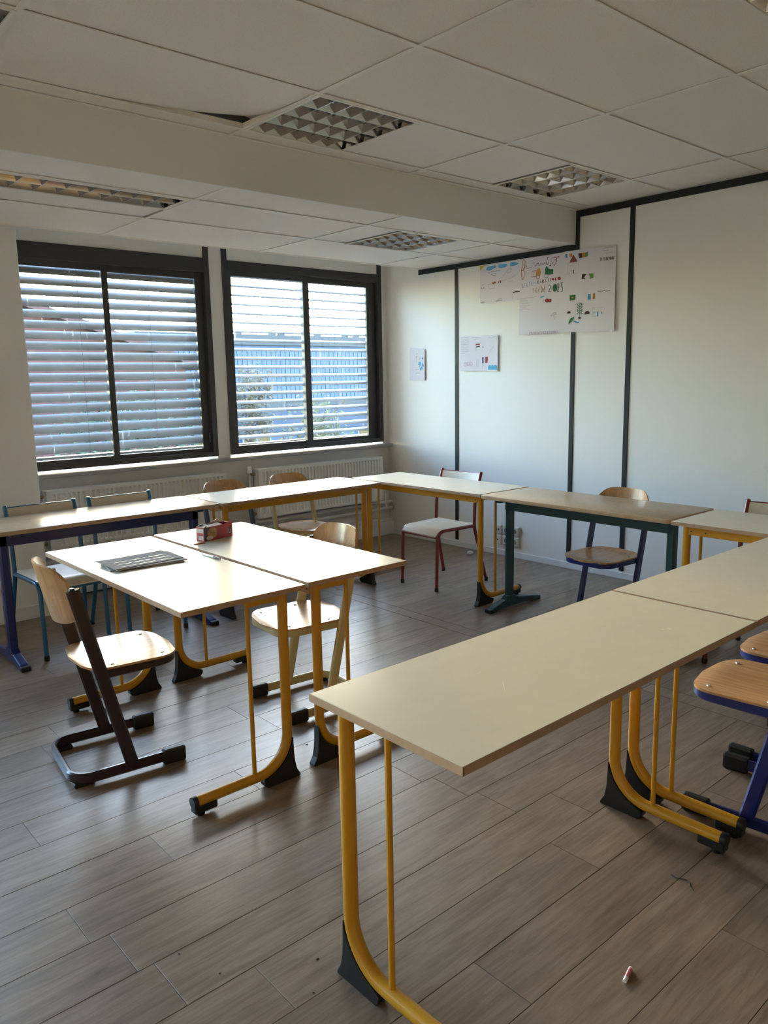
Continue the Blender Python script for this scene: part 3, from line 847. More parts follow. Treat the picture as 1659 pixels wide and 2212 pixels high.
def ring(*a, **k): e = ell(*a, **k); return e + [e[0]]
def scrib(x0, y0, x1, y1, amp, n):
    """a line of small illegible handwriting"""
    r_ = random.Random(int(x0 * 7 + y0 * 3)); res = []
    for k in range(n + 1):
        t = k / n; res.append((x0 + (x1 - x0) * t, y0 + (y1 - y0) * t + amp * (r_.random() - .5) * 2))
    return res
# stroke letters in a unit box (x right, y down)
GL = {'B': [[(0, 1), (0, 0), (.6, .08), (.6, .4), (0, .48), (.7, .6), (.7, .92), (0, 1)]], 'E': [[(.65, 0), (0, 0), (0, 1), (.7, 1)], [(0, .5), (.5, .5)]], 'R': [[(0, 1), (0, 0), (.6, .1), (.6, .42), (0, .5), (.7, 1)]],
      'T': [[(0, 0), (.8, 0)], [(.4, 0), (.4, 1)]], 'K': [[(0, 0), (0, 1)], [(.65, 0), (0, .5), (.7, 1)]], 'A': [[(0, 1), (.35, 0), (.7, 1)], [(.15, .62), (.55, .62)]], 'M': [[(0, 1), (.1, 0), (.4, .6), (.7, 0), (.8, 1)]],
      'O': [ring(.35, .5, .35, .5, n=12)], '1': [[(.1, .25), (.35, 0), (.35, 1)]], '6': [[(.6, 0), (.15, .45), (.05, .8), (.3, 1), (.6, .85), (.6, .6), (.3, .5), (.1, .7)]], '/': [[(.6, -.1), (0, 1.1)]], '0': [ring(.32, .5, .32, .5, n=12)],
      '2': [[(.05, .2), (.3, 0), (.6, .15), (.5, .5), (0, 1), (.7, .97)]], '5': [[(.65, 0), (.15, 0), (.1, .45), (.5, .45), (.65, .7), (.5, .97), (0, 1)]], '3': [[(.05, .05), (.55, .05), (.25, .42), (.6, .7), (.35, 1), (0, .92)]],
      '7': [[(0, 0), (.65, 0), (.25, 1)]], '4': [[(.5, 1), (.5, 0), (0, .65), (.7, .65)]], '9': [[(.6, .1), (.2, 0), (.05, .3), (.3, .5), (.6, .3), (.6, .1), (.5, 1)]]}
def text(st, x0, y0, x1, y1, h0, h1=None):
    """stroke text along a slanting base line; (x,y) is the top left of the letters"""
    h1 = h1 or h0; n = len(st); res = []
    for i, ch in enumerate(st):
        if ch not in GL: continue
        t = i / n; X = x0 + (x1 - x0) * t; Y = y0 + (y1 - y0) * t; hh = h0 + (h1 - h0) * t; ww = (x1 - x0) / n * .78
        for g in GL[ch]: res.append([(X + a * ww, Y + b * hh + (y1 - y0) / (x1 - x0) * a * ww) for a, b in g])
    return res

# sheet with clouds
p = Poster([(1037, 574), (1123, 562), (1124, 648), (1036.5, 656)], 'drawing with three blue clouds and a yellow corner, at the left of the poster row')
p.area('sun_drawing', 'yellow', [(115, 325), (300, 300), (130, 500)], k1)
p.area('cloud_drawing', 'sky', [(340, 440), (380, 360), (520, 330), (660, 290), (700, 360), (600, 420), (480, 490), (370, 495)], k1)
p.area('cloud_drawing', 'sky', [(760, 370), (790, 270), (950, 250), (1070, 235), (1090, 310), (1000, 380), (860, 405)], k1)
p.area('cloud_drawing', 'sky', [(1180, 330), (1200, 190), (1350, 180), (1500, 215), (1440, 290), (1300, 320)], k1)
p.area('flag_drawing', 'red', [(560, 915), (665, 885), (675, 945), (570, 980)], k1); p.area('flag_star', 'gold', ell(620, 925, 22, 20, 8), k1)
p.area('flag_drawing', 'navy', [(762, 870), (785, 865), (790, 945), (768, 950)], k1); p.area('flag_drawing', 'red', [(822, 850), (862, 838), (875, 915), (832, 930)], k1)
p.area('hat_drawing', 'black', [(1280, 1270), (1400, 1230), (1545, 1228), (1545, 1255), (1400, 1265), (1285, 1298)], k1)
p.line('sketch', 'grey', [scrib(930, 700, 1140, 440, 12, 12), scrib(880, 860, 1060, 815, 10, 9), scrib(1150, 770, 1390, 670, 14, 12), scrib(420, 1000, 540, 965, 10, 8), [(1170, 395), (1220, 380)], scrib(1150, 900, 1290, 850, 12, 7), [(1275, 1330), (1275, 1510)], [(410, 980), (430, 1110), (510, 1150), (640, 1110), (660, 990)], ring(1150, 500, 110, 60, n=12, rot=-.6), scrib(800, 780, 930, 720, 12, 7)], k1, .0016)
p.line('sketch', 'brick', [scrib(500, 530, 820, 488, 16, 14), scrib(510, 640, 690, 580, 14, 9), ring(448, 566, 10, 14, n=8), scrib(570, 670, 680, 650, 12, 6)], k1, .0018)
p.line('lettering', 'purple', [scrib(180, 1010, 290, 970, 26, 7)], k1, .0016)
p.area('figure_drawing', 'grey', [(165, 1120), (185, 1075), (205, 1125), (195, 1170)], k1); p.area('figure_drawing', 'grey', [(235, 1110), (260, 1068), (280, 1110), (250, 1160)], k1)
p.area('boat_drawing', 'grey', [(135, 1650), (170, 1615), (280, 1605), (295, 1640)], k1); p.line('boat_drawing', 'grey', [[(695, 1590), (780, 1525), (890, 1500), (905, 1555), (800, 1560), (700, 1588)]], k1, .0034)
p.area('tape', 'white', [(105, 1480), (135, 1470), (150, 1700), (108, 1720)], k1); p.area('tape', 'white', ell(580, 1575, 22, 25, 8), k1)
# sheet with the big script title
p = Poster([(1122, 561), (1220, 546), (1221.5, 636), (1121.5, 642)], 'drawing with large script title, two trucks and the date in big figures', -.0008)
p.line('lettering', 'rust', [[(215, 640), (240, 600), (275, 480), (280, 360), (250, 310), (215, 330), (195, 450), (175, 600), (172, 760), (185, 900), (215, 930), (245, 880), (262, 740), (245, 660), (180, 630), (190, 590)], [(235, 620), (280, 540), (300, 470), (330, 510), (340, 570), (375, 580)]], k2, .0036)
p.line('lettering', 'grey', [[(375, 580), (430, 560), (440, 520), (410, 540), (470, 560), (560, 420), (580, 270)], [(500, 420), (600, 400)]], k2, .0022)
p.line('lettering', 'black', [[(595, 460), (605, 520), (650, 470), (660, 420), (715, 405), (690, 420), (720, 500), (790, 400), (810, 470), (850, 400), (860, 460), (890, 420), (885, 395)], [(1030, 235), (985, 220), (985, 280), (945, 420), (965, 455), (1010, 440)]], k2, .0032)
p.line('lettering', 'grey', [[(1000, 420), (1025, 370), (1035, 390), (1010, 430), (1045, 440)], [(1025, 340), (1045, 320)]], k2, .0026)
p.line('heart_drawing', 'grey', [[(1190, 250), (1150, 225), (1105, 270), (1110, 340), (1150, 420), (1195, 490)], [(1065, 480), (1150, 400), (1330, 210)]], k2, .0028)
p.line('heart_drawing', 'red', [[(1190, 250), (1235, 220), (1280, 260), (1275, 350), (1235, 440), (1195, 490)]], k2, .0034)
p.area('arrow_tip', 'red', [(1300, 210), (1352, 180), (1335, 250)], k2); p.area('arrow_tail', 'navy', ell(1075, 480, 26, 14, 8, -.6), k2)
p.line('truck_drawing', 'rust', [[(635, 650), (510, 665), (495, 845), (625, 820)], ring(690, 845, 55, 62, n=12)], k2, .0030)
p.line('truck_drawing', 'grey', [[(540, 780), (590, 700)]], k2, .002)
p.area('truck_drawing', 'gold', [(640, 650), (700, 590), (728, 545), (760, 600), (775, 690), (765, 800), (700, 785), (630, 815)], k2)
p.area('truck_drawing', 'green', [(898, 775), (910, 640), (940, 520), (970, 505), (1010, 560), (1040, 600), (1170, 598), (1168, 745), (1040, 770), (940, 765)], k2)
p.line('truck_drawing', 'green', [[(905, 775), (905, 850), (950, 878), (1000, 850), (1012, 770)]], k2, .0030)
p.line('lettering', 'pale', text('BERTE', 190, 1060, 545, 975, 130, 110) + [[(550, 1060), (575, 1000)], [(590, 1050), (610, 990)]], k2, .0028)
p.line('lettering', 'brown', text('KARA', 675, 960, 985, 905, 95, 85) + text('M', 1015, 890, 1110, 870, 95), k2, .0030)
p.area('lettering', 'red', ell(1160, 915, 38, 36, 12), k2); p.line('lettering', 'red', text('K', 1225, 855, 1300, 845, 105), k2, .0034); p.area('lettering', 'red', ell(1345, 888, 52, 52, 12, -.4), k2)
p.line('lettering', 'rust', text('16/06', 520, 1200, 950, 1100, 140, 210), k2, .0026)
p.line('lettering', 'black', text('2', 1015, 1090, 1145, 1080, 215) + text('25', 1285, 1030, 1510, 1010, 275, 275), k2, .0034); p.area('lettering', 'green', ell(1215, 1182, 72, 125, 16, .12), k2)
# sheet below
p = Poster([(1121.5, 640), (1221, 634), (1222, 717.5), (1121, 724.5)], 'mostly blank drawing with a small red vehicle, under the script title', -.0002)
p.area('cloud_drawing', 'sky', [(735, 185), (780, 145), (900, 122), (860, 165), (780, 190)], k3)
p.area('vehicle_drawing', 'red', [(910, 245), (975, 212), (1010, 235), (1090, 225), (1105, 260), (1095, 325), (1010, 325), (950, 340), (905, 310)], k3)
p.line('vehicle_drawing', 'grey', [[(905, 260), (860, 262), (838, 300), (850, 350), (905, 340)]], k3, .0026)
p.line('sketch', 'grey', [scrib(1070, 740, 1230, 640, 18, 10), [(1230, 640), (1255, 690), (1230, 730)], scrib(1090, 770, 1240, 690, 20, 12), [(1190, 740), (1195, 865)]], k3, .0024)
p.line('lettering', 'purple', [scrib(130, 235, 640, 150, 14, 22), scrib(150, 300, 360, 285, 12, 12), scrib(160, 370, 370, 360, 12, 12), scrib(130, 450, 440, 425, 12, 16), scrib(120, 510, 300, 500, 10, 10), scrib(120, 580, 430, 560, 14, 16)], k3, .0013)
p.line('lettering', 'purple', text('19/03/2024/2007', 400, 1260, 1320, 1215, 80), k3, .0022)
p.area('tape', 'white', [(1390, 1330), (1500, 1265), (1490, 1310), (1420, 1385)], k3); p.area('tape', 'white', [(690, 1360), (940, 1320), (935, 1355), (720, 1390)], k3)
# sheet top right
p = Poster([(1220.5, 543.5), (1331, 529), (1329.5, 625), (1221, 634)], 'drawing with a red roof triangle and small striped flags, topmost at the right', -.0004)
p.area('flag_drawing', 'blue', [(83, 320), (145, 312), (158, 420), (92, 430)], k4); p.area('flag_drawing', 'orange', [(210, 305), (278, 295), (280, 390), (212, 402)], k4)
p.area('roof_drawing', 'brick', [(318, 335), (443, 525), (203, 562)], k4)
p.area('flag_drawing', 'brown', [(460, 298), (562, 288), (568, 420), (472, 435)], k4); p.area('flag_drawing', 'orange', [(562, 288), (645, 270), (648, 405), (568, 420)], k4); p.area('flag_drawing', 'lime', [(645, 270), (730, 252), (725, 380), (648, 405)], k4)
p.area('door_drawing', 'navy', [(298, 768), (328, 768), (322, 880), (292, 884)], k4)
p.line('house_drawing', 'grey', [[(160, 570), (150, 890), (470, 860), (480, 470)]], k4, .0012)
p.area('flag_drawing', 'brown', [(560, 898), (690, 885), (590, 1025), (550, 1020)], k4); p.area('flag_drawing', 'lime', [(750, 882), (888, 872), (885, 1000), (805, 1015)], k4)
p.area('flag_corner', 'brick', ell(625, 1022, 16, 14, 8), k4); p.area('flag_corner', 'brown', ell(795, 1020, 12, 12, 8), k4)
p.line('lettering', 'black', text('31/12/2007', 1075, 420, 1505, 385, 95, 75), k4, .0030)
p.line('lettering', 'grey', [scrib(1180, 150, 1480, 115, 16, 14), scrib(1165, 235, 1330, 205, 14, 9), scrib(1165, 300, 1425, 265, 14, 14)], k4, .0016)
# sheet bottom right
p = Poster([(1221, 633), (1329.5, 624.5), (1326.5, 715), (1220.5, 718)], 'drawing with a potted plant, an umbrella and two flags, lowest at the right', -.0012)
p.area('flag_drawing', 'green', [(210, 308), (383, 288), (375, 435), (210, 462)], k5); p.area('flag_star', 'gold', ell(293, 372, 26, 26, 8), k5)
p.area('flag_drawing', 'blue', [(740, 265), (812, 262), (806, 428), (732, 435)], k5); p.area('flag_drawing', 'orange', [(880, 255), (948, 250), (942, 412), (872, 420)], k5)
p.area('hill_drawing', 'brown', [(132, 832), (140, 785), (185, 755), (220, 760), (240, 795), (235, 820)], k5)
p.area('hill_drawing', 'brown', [(625, 858), (645, 800), (690, 755), (745, 750), (785, 790), (780, 835)], k5)
p.line('plant_drawing', 'green', [[(490, 510), (500, 700), (488, 910)]] + [[(498, yb_), (498 + dx_, yb_ - 70)] for yb_ in (640, 700, 770, 830) for dx_ in (-70, 75)], k5, .0030)
for yb_ in (560, 640, 735, 830):
    for dx_ in (-65, 65): p.area('leaf_drawing', 'green', ell(495 + dx_, yb_, 26, 16, 8, -.7 if dx_ > 0 else .7), k5)
p.area('leaf_drawing', 'green', ell(535, 540, 24, 18, 8), k5)
p.area('pot_drawing', 'brown', [(450, 945), (480, 912), (525, 930), (520, 990), (465, 995)], k5)
p.area('umbrella_drawing', 'green', [(175, 1150), (180, 1060), (230, 970), (345, 912), (300, 1015), (230, 1090)], k5); p.area('umbrella_handle', 'blue', [(295, 1040), (330, 1032), (480, 1080), (470, 1102), (360, 1080)], k5)
p.line('house_drawing', 'grey', [[(870, 665), (1170, 655), (1165, 850)], [(870, 665), (855, 905), (970, 910)]], k5, .0014)
p.area('door_drawing', 'blue', [(1000, 778), (1032, 774), (1026, 905), (994, 908)], k5); p.area('window_drawing', 'blue', [(900, 775), (920, 772), (912, 822), (895, 822)], k5); p.area('window_drawing', 'blue', [(1125, 780), (1150, 775), (1142, 832), (1118, 832)], k5)
p.line('lettering', 'black', [scrib(1020, 190, 1380, 178, 24, 26)], k5, .0024)
p.area('tape', 'white', [(1370, 1320), (1420, 1305), (1430, 1350), (1385, 1360)], k5); p.area('tape', 'white', [(780, 160), (820, 165), (800, 195)], k5)
# lower sheet
p = Poster([(996, 727), (1075.5, 722.5), (1075, 801), (994, 801.5)], 'drawing with a tricolour flag over blue water, hanging lower by the second strip')
p.area('flag_drawing', 'red', [(712, 465), (865, 450), (865, 492), (712, 512)], k6); p.area('flag_drawing', 'black', [(715, 555), (865, 528), (862, 560), (720, 592)], k6)
p.line('flag_pole', 'grey', [[(715, 470), (722, 730)], [(940, 940), (935, 1400)], [(735, 1000), (745, 1290)], [(800, 1000), (795, 1300)]], k6, .0014)
p.area('dot_drawing', 'pink', ell(975, 575, 24, 40, 10), k6)
p.area('flag_drawing', 'navy', [(940, 940), (992, 935), (988, 1155), (935, 1155)], k6); p.area('flag_drawing', 'red', [(1050, 930), (1130, 925), (1125, 1140), (1045, 1148)], k6)
p.area('water_drawing', 'sky', [(1140, 1255), (1200, 1215), (1260, 1240), (1300, 1210), (1360, 1240), (1395, 1215), (1470, 1240), (1480, 1390), (1140, 1390)], k6)
for u in (1175, 1280, 1370): p.area('boat_drawing', 'white', [(u - 25, 1330), (u + 30, 1320), (u + 5, 1365)], k6)
p.line('sketch', 'pink', [ring(345, 1195, 55, 70, n=12), ring(450, 1180, 45, 60, n=12), ring(545, 1175, 50, 60, n=12)], k6, .0022)
p.line('lettering', 'grey', [scrib(180, 240 + 62 * k, 470, 232 + 62 * k, 14, 15) for k in range(10)] + [scrib(560, 245, 860, 220, 14, 10), scrib(640, 310, 760, 300, 10, 7), scrib(1150, 250, 1480, 190, 26, 12), scrib(1150, 830, 1350, 560, 50, 14)], k6, .0012)
p.area('tape', 'white', [(230, 180), (290, 160), (285, 200), (240, 205)], k6); p.area('tape', 'white', [(1120, 1405), (1475, 1395), (1470, 1430), (1130, 1440)], k6)
# small upright sheet near the corner
p = Poster([(885.5, 751), (917, 753.5), (917.5, 821.5), (886, 822)], 'small upright drawing with a blue fish, near the room corner')
p.area('fish_drawing', 'sky', [(690, 1180), (720, 1050), (800, 1000), (855, 1060), (850, 1150), (790, 1270), (740, 1320), (790, 1200)], k7)
p.area('fish_drawing', 'sky', [(770, 1390), (820, 1330), (880, 1260), (930, 1290), (930, 1450), (890, 1440), (880, 1380), (810, 1520)], k7)
p.area('fish_drawing', 'blue', [(910, 1060), (960, 1140), (1000, 1250), (970, 1300), (910, 1240)], k7); p.area('dot_drawing', 'teal', ell(925, 845, 36, 60, 10), k7)
p.line('sketch', 'purple', [[(600, 660), (640, 540), (655, 630)], [(550, 720), (600, 760), (660, 740)], [(600, 770), (590, 860), (620, 950), (605, 1030)], scrib(560, 1430, 720, 1400, 20, 6), scrib(560, 1650, 800, 1610, 16, 8), scrib(760, 900, 880, 740, 24, 8)], k7, .0022)

# ================================================================== THINGS ON THE TABLES AND THE FLOOR
# stack of papers
def sheet_of_paper(cx, cy, z, ang, w_, l_, th, m, label, curl=0.):
    def fn(u, v): return (u * l_ / 2, v * w_ / 2, th + curl * (max(0, -u - .5) ** 2 + max(0, u - .6) ** 2) * (1 + .5 * v))
    o = MB().sheet(fn, 16, 6, th).build('booklet', m); o.location = (cx, cy, z); o.rotation_euler.z = ang
    tag(o, label, 'booklet', 'papers stacked on the middle table'); return o
PAPG = mat('grey_print_paper', (.30, .29, .295), .6, spec=.0, vary=.10, scale=12)
PAPW = mat('office_paper', (.42, .39, .39), .8, spec=.0)
aa = math.radians(-4)
sheet_of_paper(-3.705, -2.015, TH, math.radians(-12), .21, .297, .004, PAPW, 'lowest booklet of the paper stack, showing at the right')
sheet_of_paper(-3.700, -2.022, TH + .0042, math.radians(-4), .21, .297, .005, PAPW, 'middle booklet of the paper stack')
top = sheet_of_paper(-3.715, -2.010, TH + .0094, math.radians(2), .20, .297, .002, PAPG, 'grey glossy printed sheet on top of the paper stack', .008)
for k in range(9):
    L_ = .05 + .03 * ((k * 7) % 3)
    MB().box(-.12 + .085 * (k % 3), -.12 + .085 * (k % 3) + .07, -.075 + .045 * (k // 3), -.0735 + .045 * (k // 3), .0021, .0024).build('printed_line', WHITE, top, smooth=False)
# pen
def pen(a, b, z, label):
    a, b = Vector((*a, z)), Vector((*b, z)); d = b - a; r = empty('ballpoint_pen', a); r.rotation_euler.z = math.atan2(d.y, d.x)
    tag(r, label, 'pen'); L_ = d.length
    CLR = mat('clear_pen_barrel', (.72, .74, .76), .12, spec=.8)
    MB().lathe([(.0034, 0), (.0036, .002), (.0036, .004)], (0, 0, .0042), 10, 'X').build('end_plug', GREYDARK, r)
    MB().lathe([(.0038, .004), (.0038, L_ * .62)], (0, 0, .0042), 8, 'X').build('barrel', CLR, r)
    MB().lathe([(.0044, L_ * .62), (.0046, L_ * .66), (.0042, L_ * .9), (.0025, L_)], (0, 0, .0048), 10, 'X').build('cap', GREYDARK, r)
    MB().box(L_ * .5, L_ * .68, -.0015, .0015, .0098, .0112).build('cap_clip', GREYDARK, r, smooth=False)
    return r
pen((-3.458, -2.080), (-3.452, -2.225), TH, 'clear ballpoint pen with dark cap beside the paper stack')
# red biscuit carton, torn open
BOXR = mat('red_carton', (.42, .045, .06), .42, vary=.05, scale=30); BOXK = mat('raw_card', (.52, .47, .40), .8); BOXD = mat('dark_print', (.05, .05, .08), .5); BOXB = mat('biscuit_print', (.42, .22, .09), .5, vary=.3, scale=70); BOXP = mat('pale_print', (.62, .55, .53), .5)
bx = empty('biscuit_carton', (-3.235, -1.790, TH), math.radians(12)); tag(bx, 'small red biscuit carton, torn open on top, on the middle table', 'carton')
l2, w2, hb = .088, .028, .066
t = .0012
for nm, q in (('front_panel', (-l2, l2, -w2, -w2 + t, 0, hb)), ('rear_panel', (-l2, l2, w2 - t, w2, 0, hb)), ('end_panel', (-l2, -l2 + t, -w2, w2, 0, hb)), ('end_panel', (l2 - t, l2, -w2, w2, 0, hb)), ('bottom_panel', (-l2, l2, -w2, w2, 0, t))):
    MB().box(*q).build(nm, BOXR, bx, smooth=False)
def flap(name, pts, m):
    mb = MB(); n_ = len(pts); up = Vector((0, 0, .001)); mb.add([Vector(p_) for p_ in pts] + [Vector(p_) + up for p_ in pts], [tuple(range(n_)), tuple(range(2 * n_ - 1, n_ - 1, -1))] + [(i, (i + 1) % n_, (i + 1) % n_ + n_, i + n_) for i in range(n_)])
    return mb.build(name, m, bx, smooth=False)
flap('torn_flap', [(-l2, w2, hb), (-l2 + .05, w2, hb), (-l2 + .045, w2 - .02, hb + .012), (-l2 + .004, w2 - .022, hb + .010)], BOXK)
flap('torn_flap', [(-.03, w2, hb), (l2, w2, hb), (l2 - .01, w2 + .012, hb + .022), (.04, w2 + .012, hb + .014), (-.02, w2 - .01, hb + .008)], BOXK)
flap('torn_flap', [(-.07, -w2, hb), (.03, -w2, hb), (.02, -w2 + .028, hb + .008), (-.05, -w2 + .03, hb + .004)], BOXK)
flap('torn_flap', [(-l2, -w2, hb), (-l2, w2, hb), (-l2 + .03, w2 - .006, hb + .012), (-l2 + .028, -w2 + .006, hb + .010)], BOXK)
flap('torn_edge', [(.03, -w2, hb - .001), (l2, -w2, hb), (l2 - .005, -w2 - .002, hb + .012), (.075, -w2 - .001, hb + .010), (.055, -w2 - .002, hb + .003)], BOXR)
fy = -w2 - .0006
def fp(name, poly, m, yy=fy): MB().prism(poly, 1, yy, yy + .0008).build(name, m, bx, smooth=False)
fp('dark_print', [(-l2, .002), (-.072, .002), (-.070, .03), (-.062, .05), (-.05, hb - .001), (-l2, hb - .001)], BOXD)
fp('picture_print', [(-.066 + .030 + .030 * math.cos(2 * PI * k / 14), .036 + .026 * math.sin(2 * PI * k / 14)) for k in range(14)], BOXB, fy - .0004)
fp('biscuit_print', [(-.055 + .022 * math.cos(2 * PI * k / 10), .014 + .010 * math.sin(2 * PI * k / 10)) for k in range(10)], BOXP, fy - .0006)
fp('emblem_print', [(.060, .012), (.080, .014), (.080, .048), (.060, .046)], BOXD)
for q in ((.063, .018, .067, .043), (.067, .018, .073, .022), (.0735, .018, .0765, .036)): fp('emblem_lettering', [(q[0], q[1]), (q[2], q[1]), (q[2], q[3]), (q[0], q[3])], BOXP, fy - .0005)
def ep(name, poly, m): MB().prism(poly, 0, -l2 - .0008, -l2).build(name, m, bx, smooth=False)
ep('label_print', [(-.022, .006), (.012, .006), (.012, .026), (-.022, .026)], BOXP); ep('text_print', [(-.024, .040), (.024, .040), (.024, .060), (-.024, .060)], BOXP)
for q in (-.008, 0, .006): ep('barcode_print', [(q, .014), (q + .003, .014), (q + .003, .030), (q, .030)], BOXD)
o = MB().add([(0, 0, 0), (.030, -.006, 0), (.062, .004, 0), (.040, .014, 0), (.012, .012, 0), (0, 0, .004), (.030, -.006, .007), (.062, .004, .004), (.040, .014, .007), (.012, .012, .003)],
             [(4, 3, 2, 1, 0), (5, 6, 7, 8, 9), (0, 1, 6, 5), (1, 2, 7, 6), (2, 3, 8, 7), (3, 4, 9, 8), (4, 0, 5, 9)]).build('wrapper_scrap', mat('pink_wrapper', (.55, .16, .10), .4), smooth=False, bevel=.0012)
o.location = (-3.385, -1.855, TH); o.rotation_euler.z = -.2; tag(o, 'crumpled orange red wrapper scrap beside the red carton', 'wrapper')
# crumpled paper by the wall
bm = bmesh.new(); bmesh.ops.create_icosphere(bm, subdivisions=3, radius=.022)
rr = random.Random(3)
for v in bm.verts: v.co = v.co * (1 + .35 * (rr.random() - .5)); v.co.z *= .7; v.co.x *= 1.3
zm = min(v.co.z for v in bm.verts)
for v in bm.verts: v.co.z -= zm
me = bpy.data.meshes.new('crumpled_paper'); bm.to_mesh(me); bm.free(); me.materials.append(PAPER)
o = bpy.data.objects.new('crumpled_paper', me); C.objects.link(o); o.location = (-.179, -.655, 0); tag(o, 'crumpled white paper on the floor behind the red chair', 'paper ball')
# small tube of lip balm on the floor
r = empty('lip_balm', (-3.452, -4.178, 0), math.radians(15)); tag(r, 'tiny pink and white tube lying on the floor in the foreground', 'lip balm')
PINK = mat('pink_print', (.60, .16, .22), .25, coat=.6)
MB().lathe([(.0052, -.026), (.0056, -.024), (.0056, -.012)], (0, 0, .0056), 12, 'X').build('cap', WHITE, r)
MB().lathe([(.0056, -.012), (.0056, .022)], (0, 0, .0056), 12, 'X').build('tube_body', PINK, r)
MB().lathe([(.0054, .022), (.0054, .026), (.004, .028)], (0, 0, .0056), 12, 'X').build('tip', WHITE, r)
# dark thread
pts = [hit(*q, 2, .0015) for q in ((1449, 1888), (1460, 1896), (1472, 1898), (1484, 1901), (1491, 1908), (1490, 1914), (1497, 1922))]
o = MB().tube(pts, .0014, 5).build('thread', BLACK); tag(o, 'dark twisted thread lying on the floor near the right chairs', 'thread')
# crumbs of dirt
def crumb(u, v, s_, label):
    q = hit(u, v, 2, 0); rr = random.Random(int(u)); m_ = MB()
    m_.lathe([(s_ * .5, 0), (s_, s_ * .3), (s_ * .3, s_ * .8)], (0, 0, 0), 6)
    o = m_.build('dirt_crumb', BLACK, smooth=False); o.location = q; o.scale = (1.5, .8, 1); o.rotation_euler.z = rr.random() * 3; tag(o, label, 'crumb', 'dirt crumbs on the floor')
crumb(686, 2072, .0035, 'dark crumb on the floor left of the foreground table leg'); crumb(677, 2145, .003, 'dark crumb on the floor at the bottom beside the foreground leg')
crumb(387, 2061, .003, 'dark crumb on the floor at the bottom left'); crumb(663, 1608, .004, 'dark crumb beside the heel block of the middle table'); crumb(672, 1670, .003, 'dark crumb between the two heel blocks of the middle tables')
crumb(475, 2103, .0025, 'dark crumb on the floor low in the middle left')
# scratches on the foreground top
for (u0, v0), (u1, v1), w_ in (((1428, 1358), (1436, 1361), .004), ((1440, 1357), (1453, 1360), .005), ((1085, 1465), (1092, 1500), .0012), ((1030, 1456), (1042, 1450), .001)):
    a, b = hit(u0, v0, 2, TH + .0002), hit(u1, v1, 2, TH + .0002); dd = (b - a).normalized(); nn = Vector((-dd.y, dd.x, 0)) * w_ / 2
    o = MB().add([a, (a + b) / 2 + nn, b, (a + b) / 2 - nn], [(0, 1, 2, 3)]).build('scratch_mark', mat('worn_laminate', (.78, .74, .66), .5), None, smooth=False)
    o.parent = proto; o.matrix_parent_inverse = proto.matrix_basis.inverted()

# ================================================================== OUTSIDE
GZ = -3.6
GRASS = mat('lawn', (.03, .04, .016), .9, vary=.3, scale=.6)
g = struct(MB().box(-60, 120, .85, 160, GZ - .3, GZ).build('ground', GRASS, smooth=False))
def facade(label, x0, x1, y, z1, cols, wins, depth=12):
    r = empty('building', ((x0 + x1) / 2, y, GZ)); tag(r, label, 'building')
    hw = (x1 - x0) / 2; H = z1 - GZ
    MB().box(-hw, hw, 0, depth, 0, H - .45).build('wall', cols['wall'], r, smooth=False)
    MB().box(-hw - .1, hw + .1, -.12, depth + .1, H - .45, H).build('roof_edge', cols['roof'], r, smooth=False)
    # ribbed cladding on the upper storey
    n = int(2 * hw / .25); cl = MB()
    for k in range(n): cl.box(-hw + .25 * k + .012, -hw + .25 * k + .238, -.06, 0, H - 2.9, H - .7)
    cl.build('ribbed_cladding', cols['clad'], r, smooth=False)
    MB().box(-hw, hw, -.10, 0, H - 3.2, H - 2.9).build('string_course', cols['roof'], r, smooth=False)
    MB().box(-hw, hw, -.08, 0, H - 4.3, H - 3.2).build('lower_band', cols['band'], r, smooth=False)
    for a in (5.2, 7.0, 7.5, 9.6, 11.3, 12.0):
        MB().box(a - hw - .12, a - hw + .12, .8, 1.1, H, H + .28).build('roof_vent', cols['roof'], r, smooth=False)
    for a in wins:
        w_ = MB().box(a - hw - .75, a - hw + .75, -.10, 0, H - 5.3, H - 4.35).build('window', cols['frame'], r, smooth=False)
        for q in (-.36, .36): MB().box(a - hw + q - .30, a - hw + q + .30, -.13, -.10, H - 5.22, H - 4.43).build('pane', cols['pane'], w_, smooth=False)
    return r
FAC = dict(wall=mat('blue_render', (.020, .040, .085), .8), roof=mat('grey_coping', (.022, .024, .030), .7), clad=mat('blue_cladding', (.018, .038, .085), .6, vary=.1, scale=1.2), band=mat('slate_band', (.012, .020, .045), .7), frame=mat('far_white_frame', (.11, .12, .14), .6), pane=mat('far_pane', (.04, .03, .012), .2))
facade('long blue clad building with flat roof seen through the right window', 8.5, 46, 25, 1.502 + .0672 * 30.1, FAC, [2.0 + 3.3 * k for k in range(11)])
# house with a red tiled gable roof at the left
r = empty('house', (3.2, 17, GZ)); tag(r, 'red brick house with sloping tiled roof behind the left window', 'house')
BR = mat('red_brick', (.055, .016, .014), .9, vary=.2, scale=3); RT = mat('red_roof_tile', (.05, .018, .017), .85, vary=.25, scale=5)
HT = 1.502 + .115 * 22 - GZ
MB().prism([(-9, 0), (3.2, 0), (3.2, HT - 2.0), (-3.0, HT), (-9, HT - 2.0)], 1, 0, 9).build('wall', BR, r, smooth=False)
MB().prism([(-3.0, HT), (3.7, HT - 2.16), (3.7, HT - 1.96), (-3.0, HT + .2), (-9.5, HT - 1.96), (-9.5, HT - 2.16)], 1, -.4, 9.4).build('roof', RT, r, smooth=False)
for k in range(3): MB().box(-6 + 3 * k, -4.8 + 3 * k, -.06, .02, 1.2, 2.6).build('window', FAC['frame'], r, smooth=False)
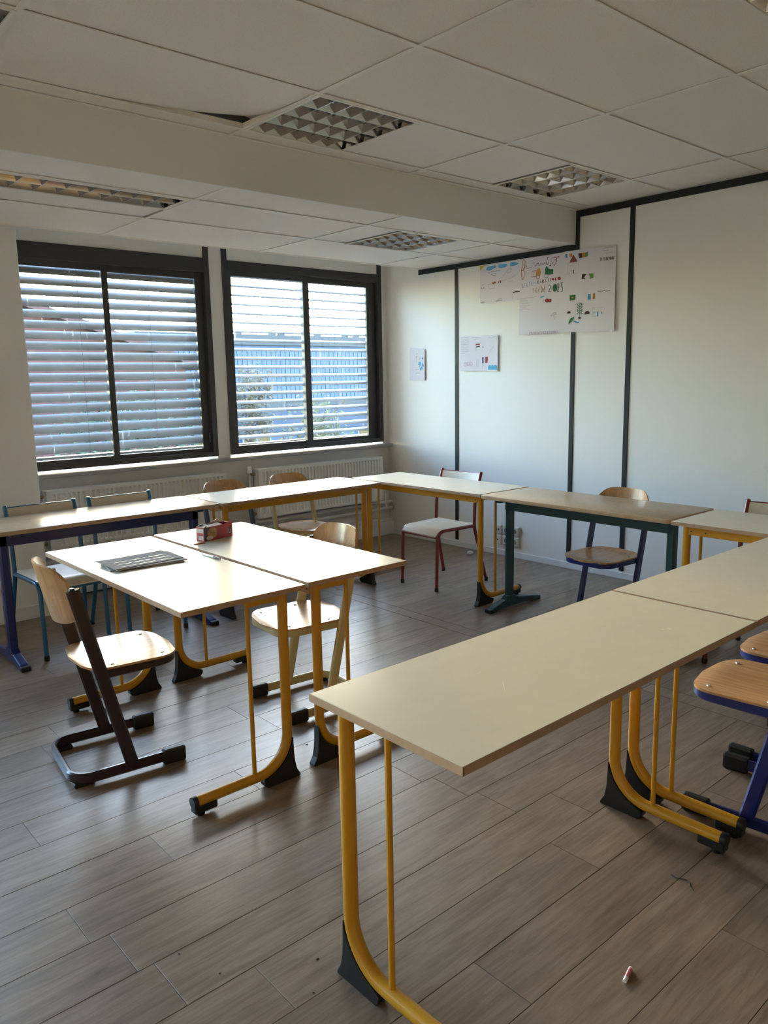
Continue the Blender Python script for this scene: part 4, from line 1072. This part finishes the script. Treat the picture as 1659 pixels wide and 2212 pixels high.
# trees
LEAF = mat('autumn_leaf', (.055, .050, .012), .8, vary=.4, scale=2); BARK = mat('bark', (.06, .045, .03), .9); LEAFB = mat('brown_leaf', (.06, .042, .016), .8, vary=.4, scale=2); LEAFG = mat('green_leaf', (.022, .032, .009), .8, vary=.4, scale=2)
def tree(x, y, ztop, rad, hgt, m, label, n=2200, seed=1):
    rr = random.Random(seed); r = empty('tree', (x, y, GZ)); tag(r, label, 'tree', 'trees outside the windows')
    H = ztop - GZ
    tk = [(0, 0, 0), (.05, .02, H * .35), (-.04, 0, H * .6), (.02, 0, H * .85)]
    MB().tube(tk, .09, 8).build('trunk', BARK, r)
    for k in range(6):
        a = k * 1.1; z0 = H * (.35 + .08 * k)
        MB().tube([(0, 0, z0), (math.cos(a) * rad * .6, math.sin(a) * rad * .6, z0 + hgt * .22)], .03, 6).build('branch', BARK, r)
    mb = MB(); vs = []; fs = []
    blobs = [(rr.uniform(-.55, .55) * rad, rr.uniform(-.55, .55) * rad, H - hgt * rr.uniform(.15, .9), rad * rr.uniform(.35, .6)) for _ in range(16)] + [(0, 0, H - hgt * .25, hgt * .25)]
    for k in range(n):
        bx_, by_, bz_, br_ = rr.choice(blobs)
        v = Vector((rr.gauss(0, 1), rr.gauss(0, 1), rr.gauss(0, 1))).normalized() * br_ * rr.random() ** .35
        c = Vector((bx_, by_, bz_)) + v; s_ = rr.uniform(.05, .10)
        a = Vector((rr.gauss(0, 1), rr.gauss(0, 1), rr.gauss(0, 1))).normalized(); b = a.orthogonal().normalized()
        a *= s_; b *= s_ * .6; o_ = len(vs); vs += [c - a, c + b, c + a, c - b]; fs.append((o_, o_ + 1, o_ + 2, o_ + 3))
    mb.add(vs, fs); f = mb.build('foliage', m, r, smooth=False); f['kind'] = 'stuff'
    return r
tree(-5.05 + .735 * 19, -5.1 + 19, 1.502 - .018 * 19, 1.7, 4.6, LEAF, 'yellow green tree outside, low in the right window', 5000, 2)
tree(-5.05 + .620 * 24, -5.1 + 24, 1.502 + .020 * 24, 1.0, 2.4, LEAFB, 'small brownish tree outside at the left of the right window', 1800, 5)
tree(-5.05 + .45 * 16, -5.1 + 16, 1.502 - .020 * 16, 2.0, 2.6, LEAFG, 'green shrubby tree outside behind the left window', 3000, 8)
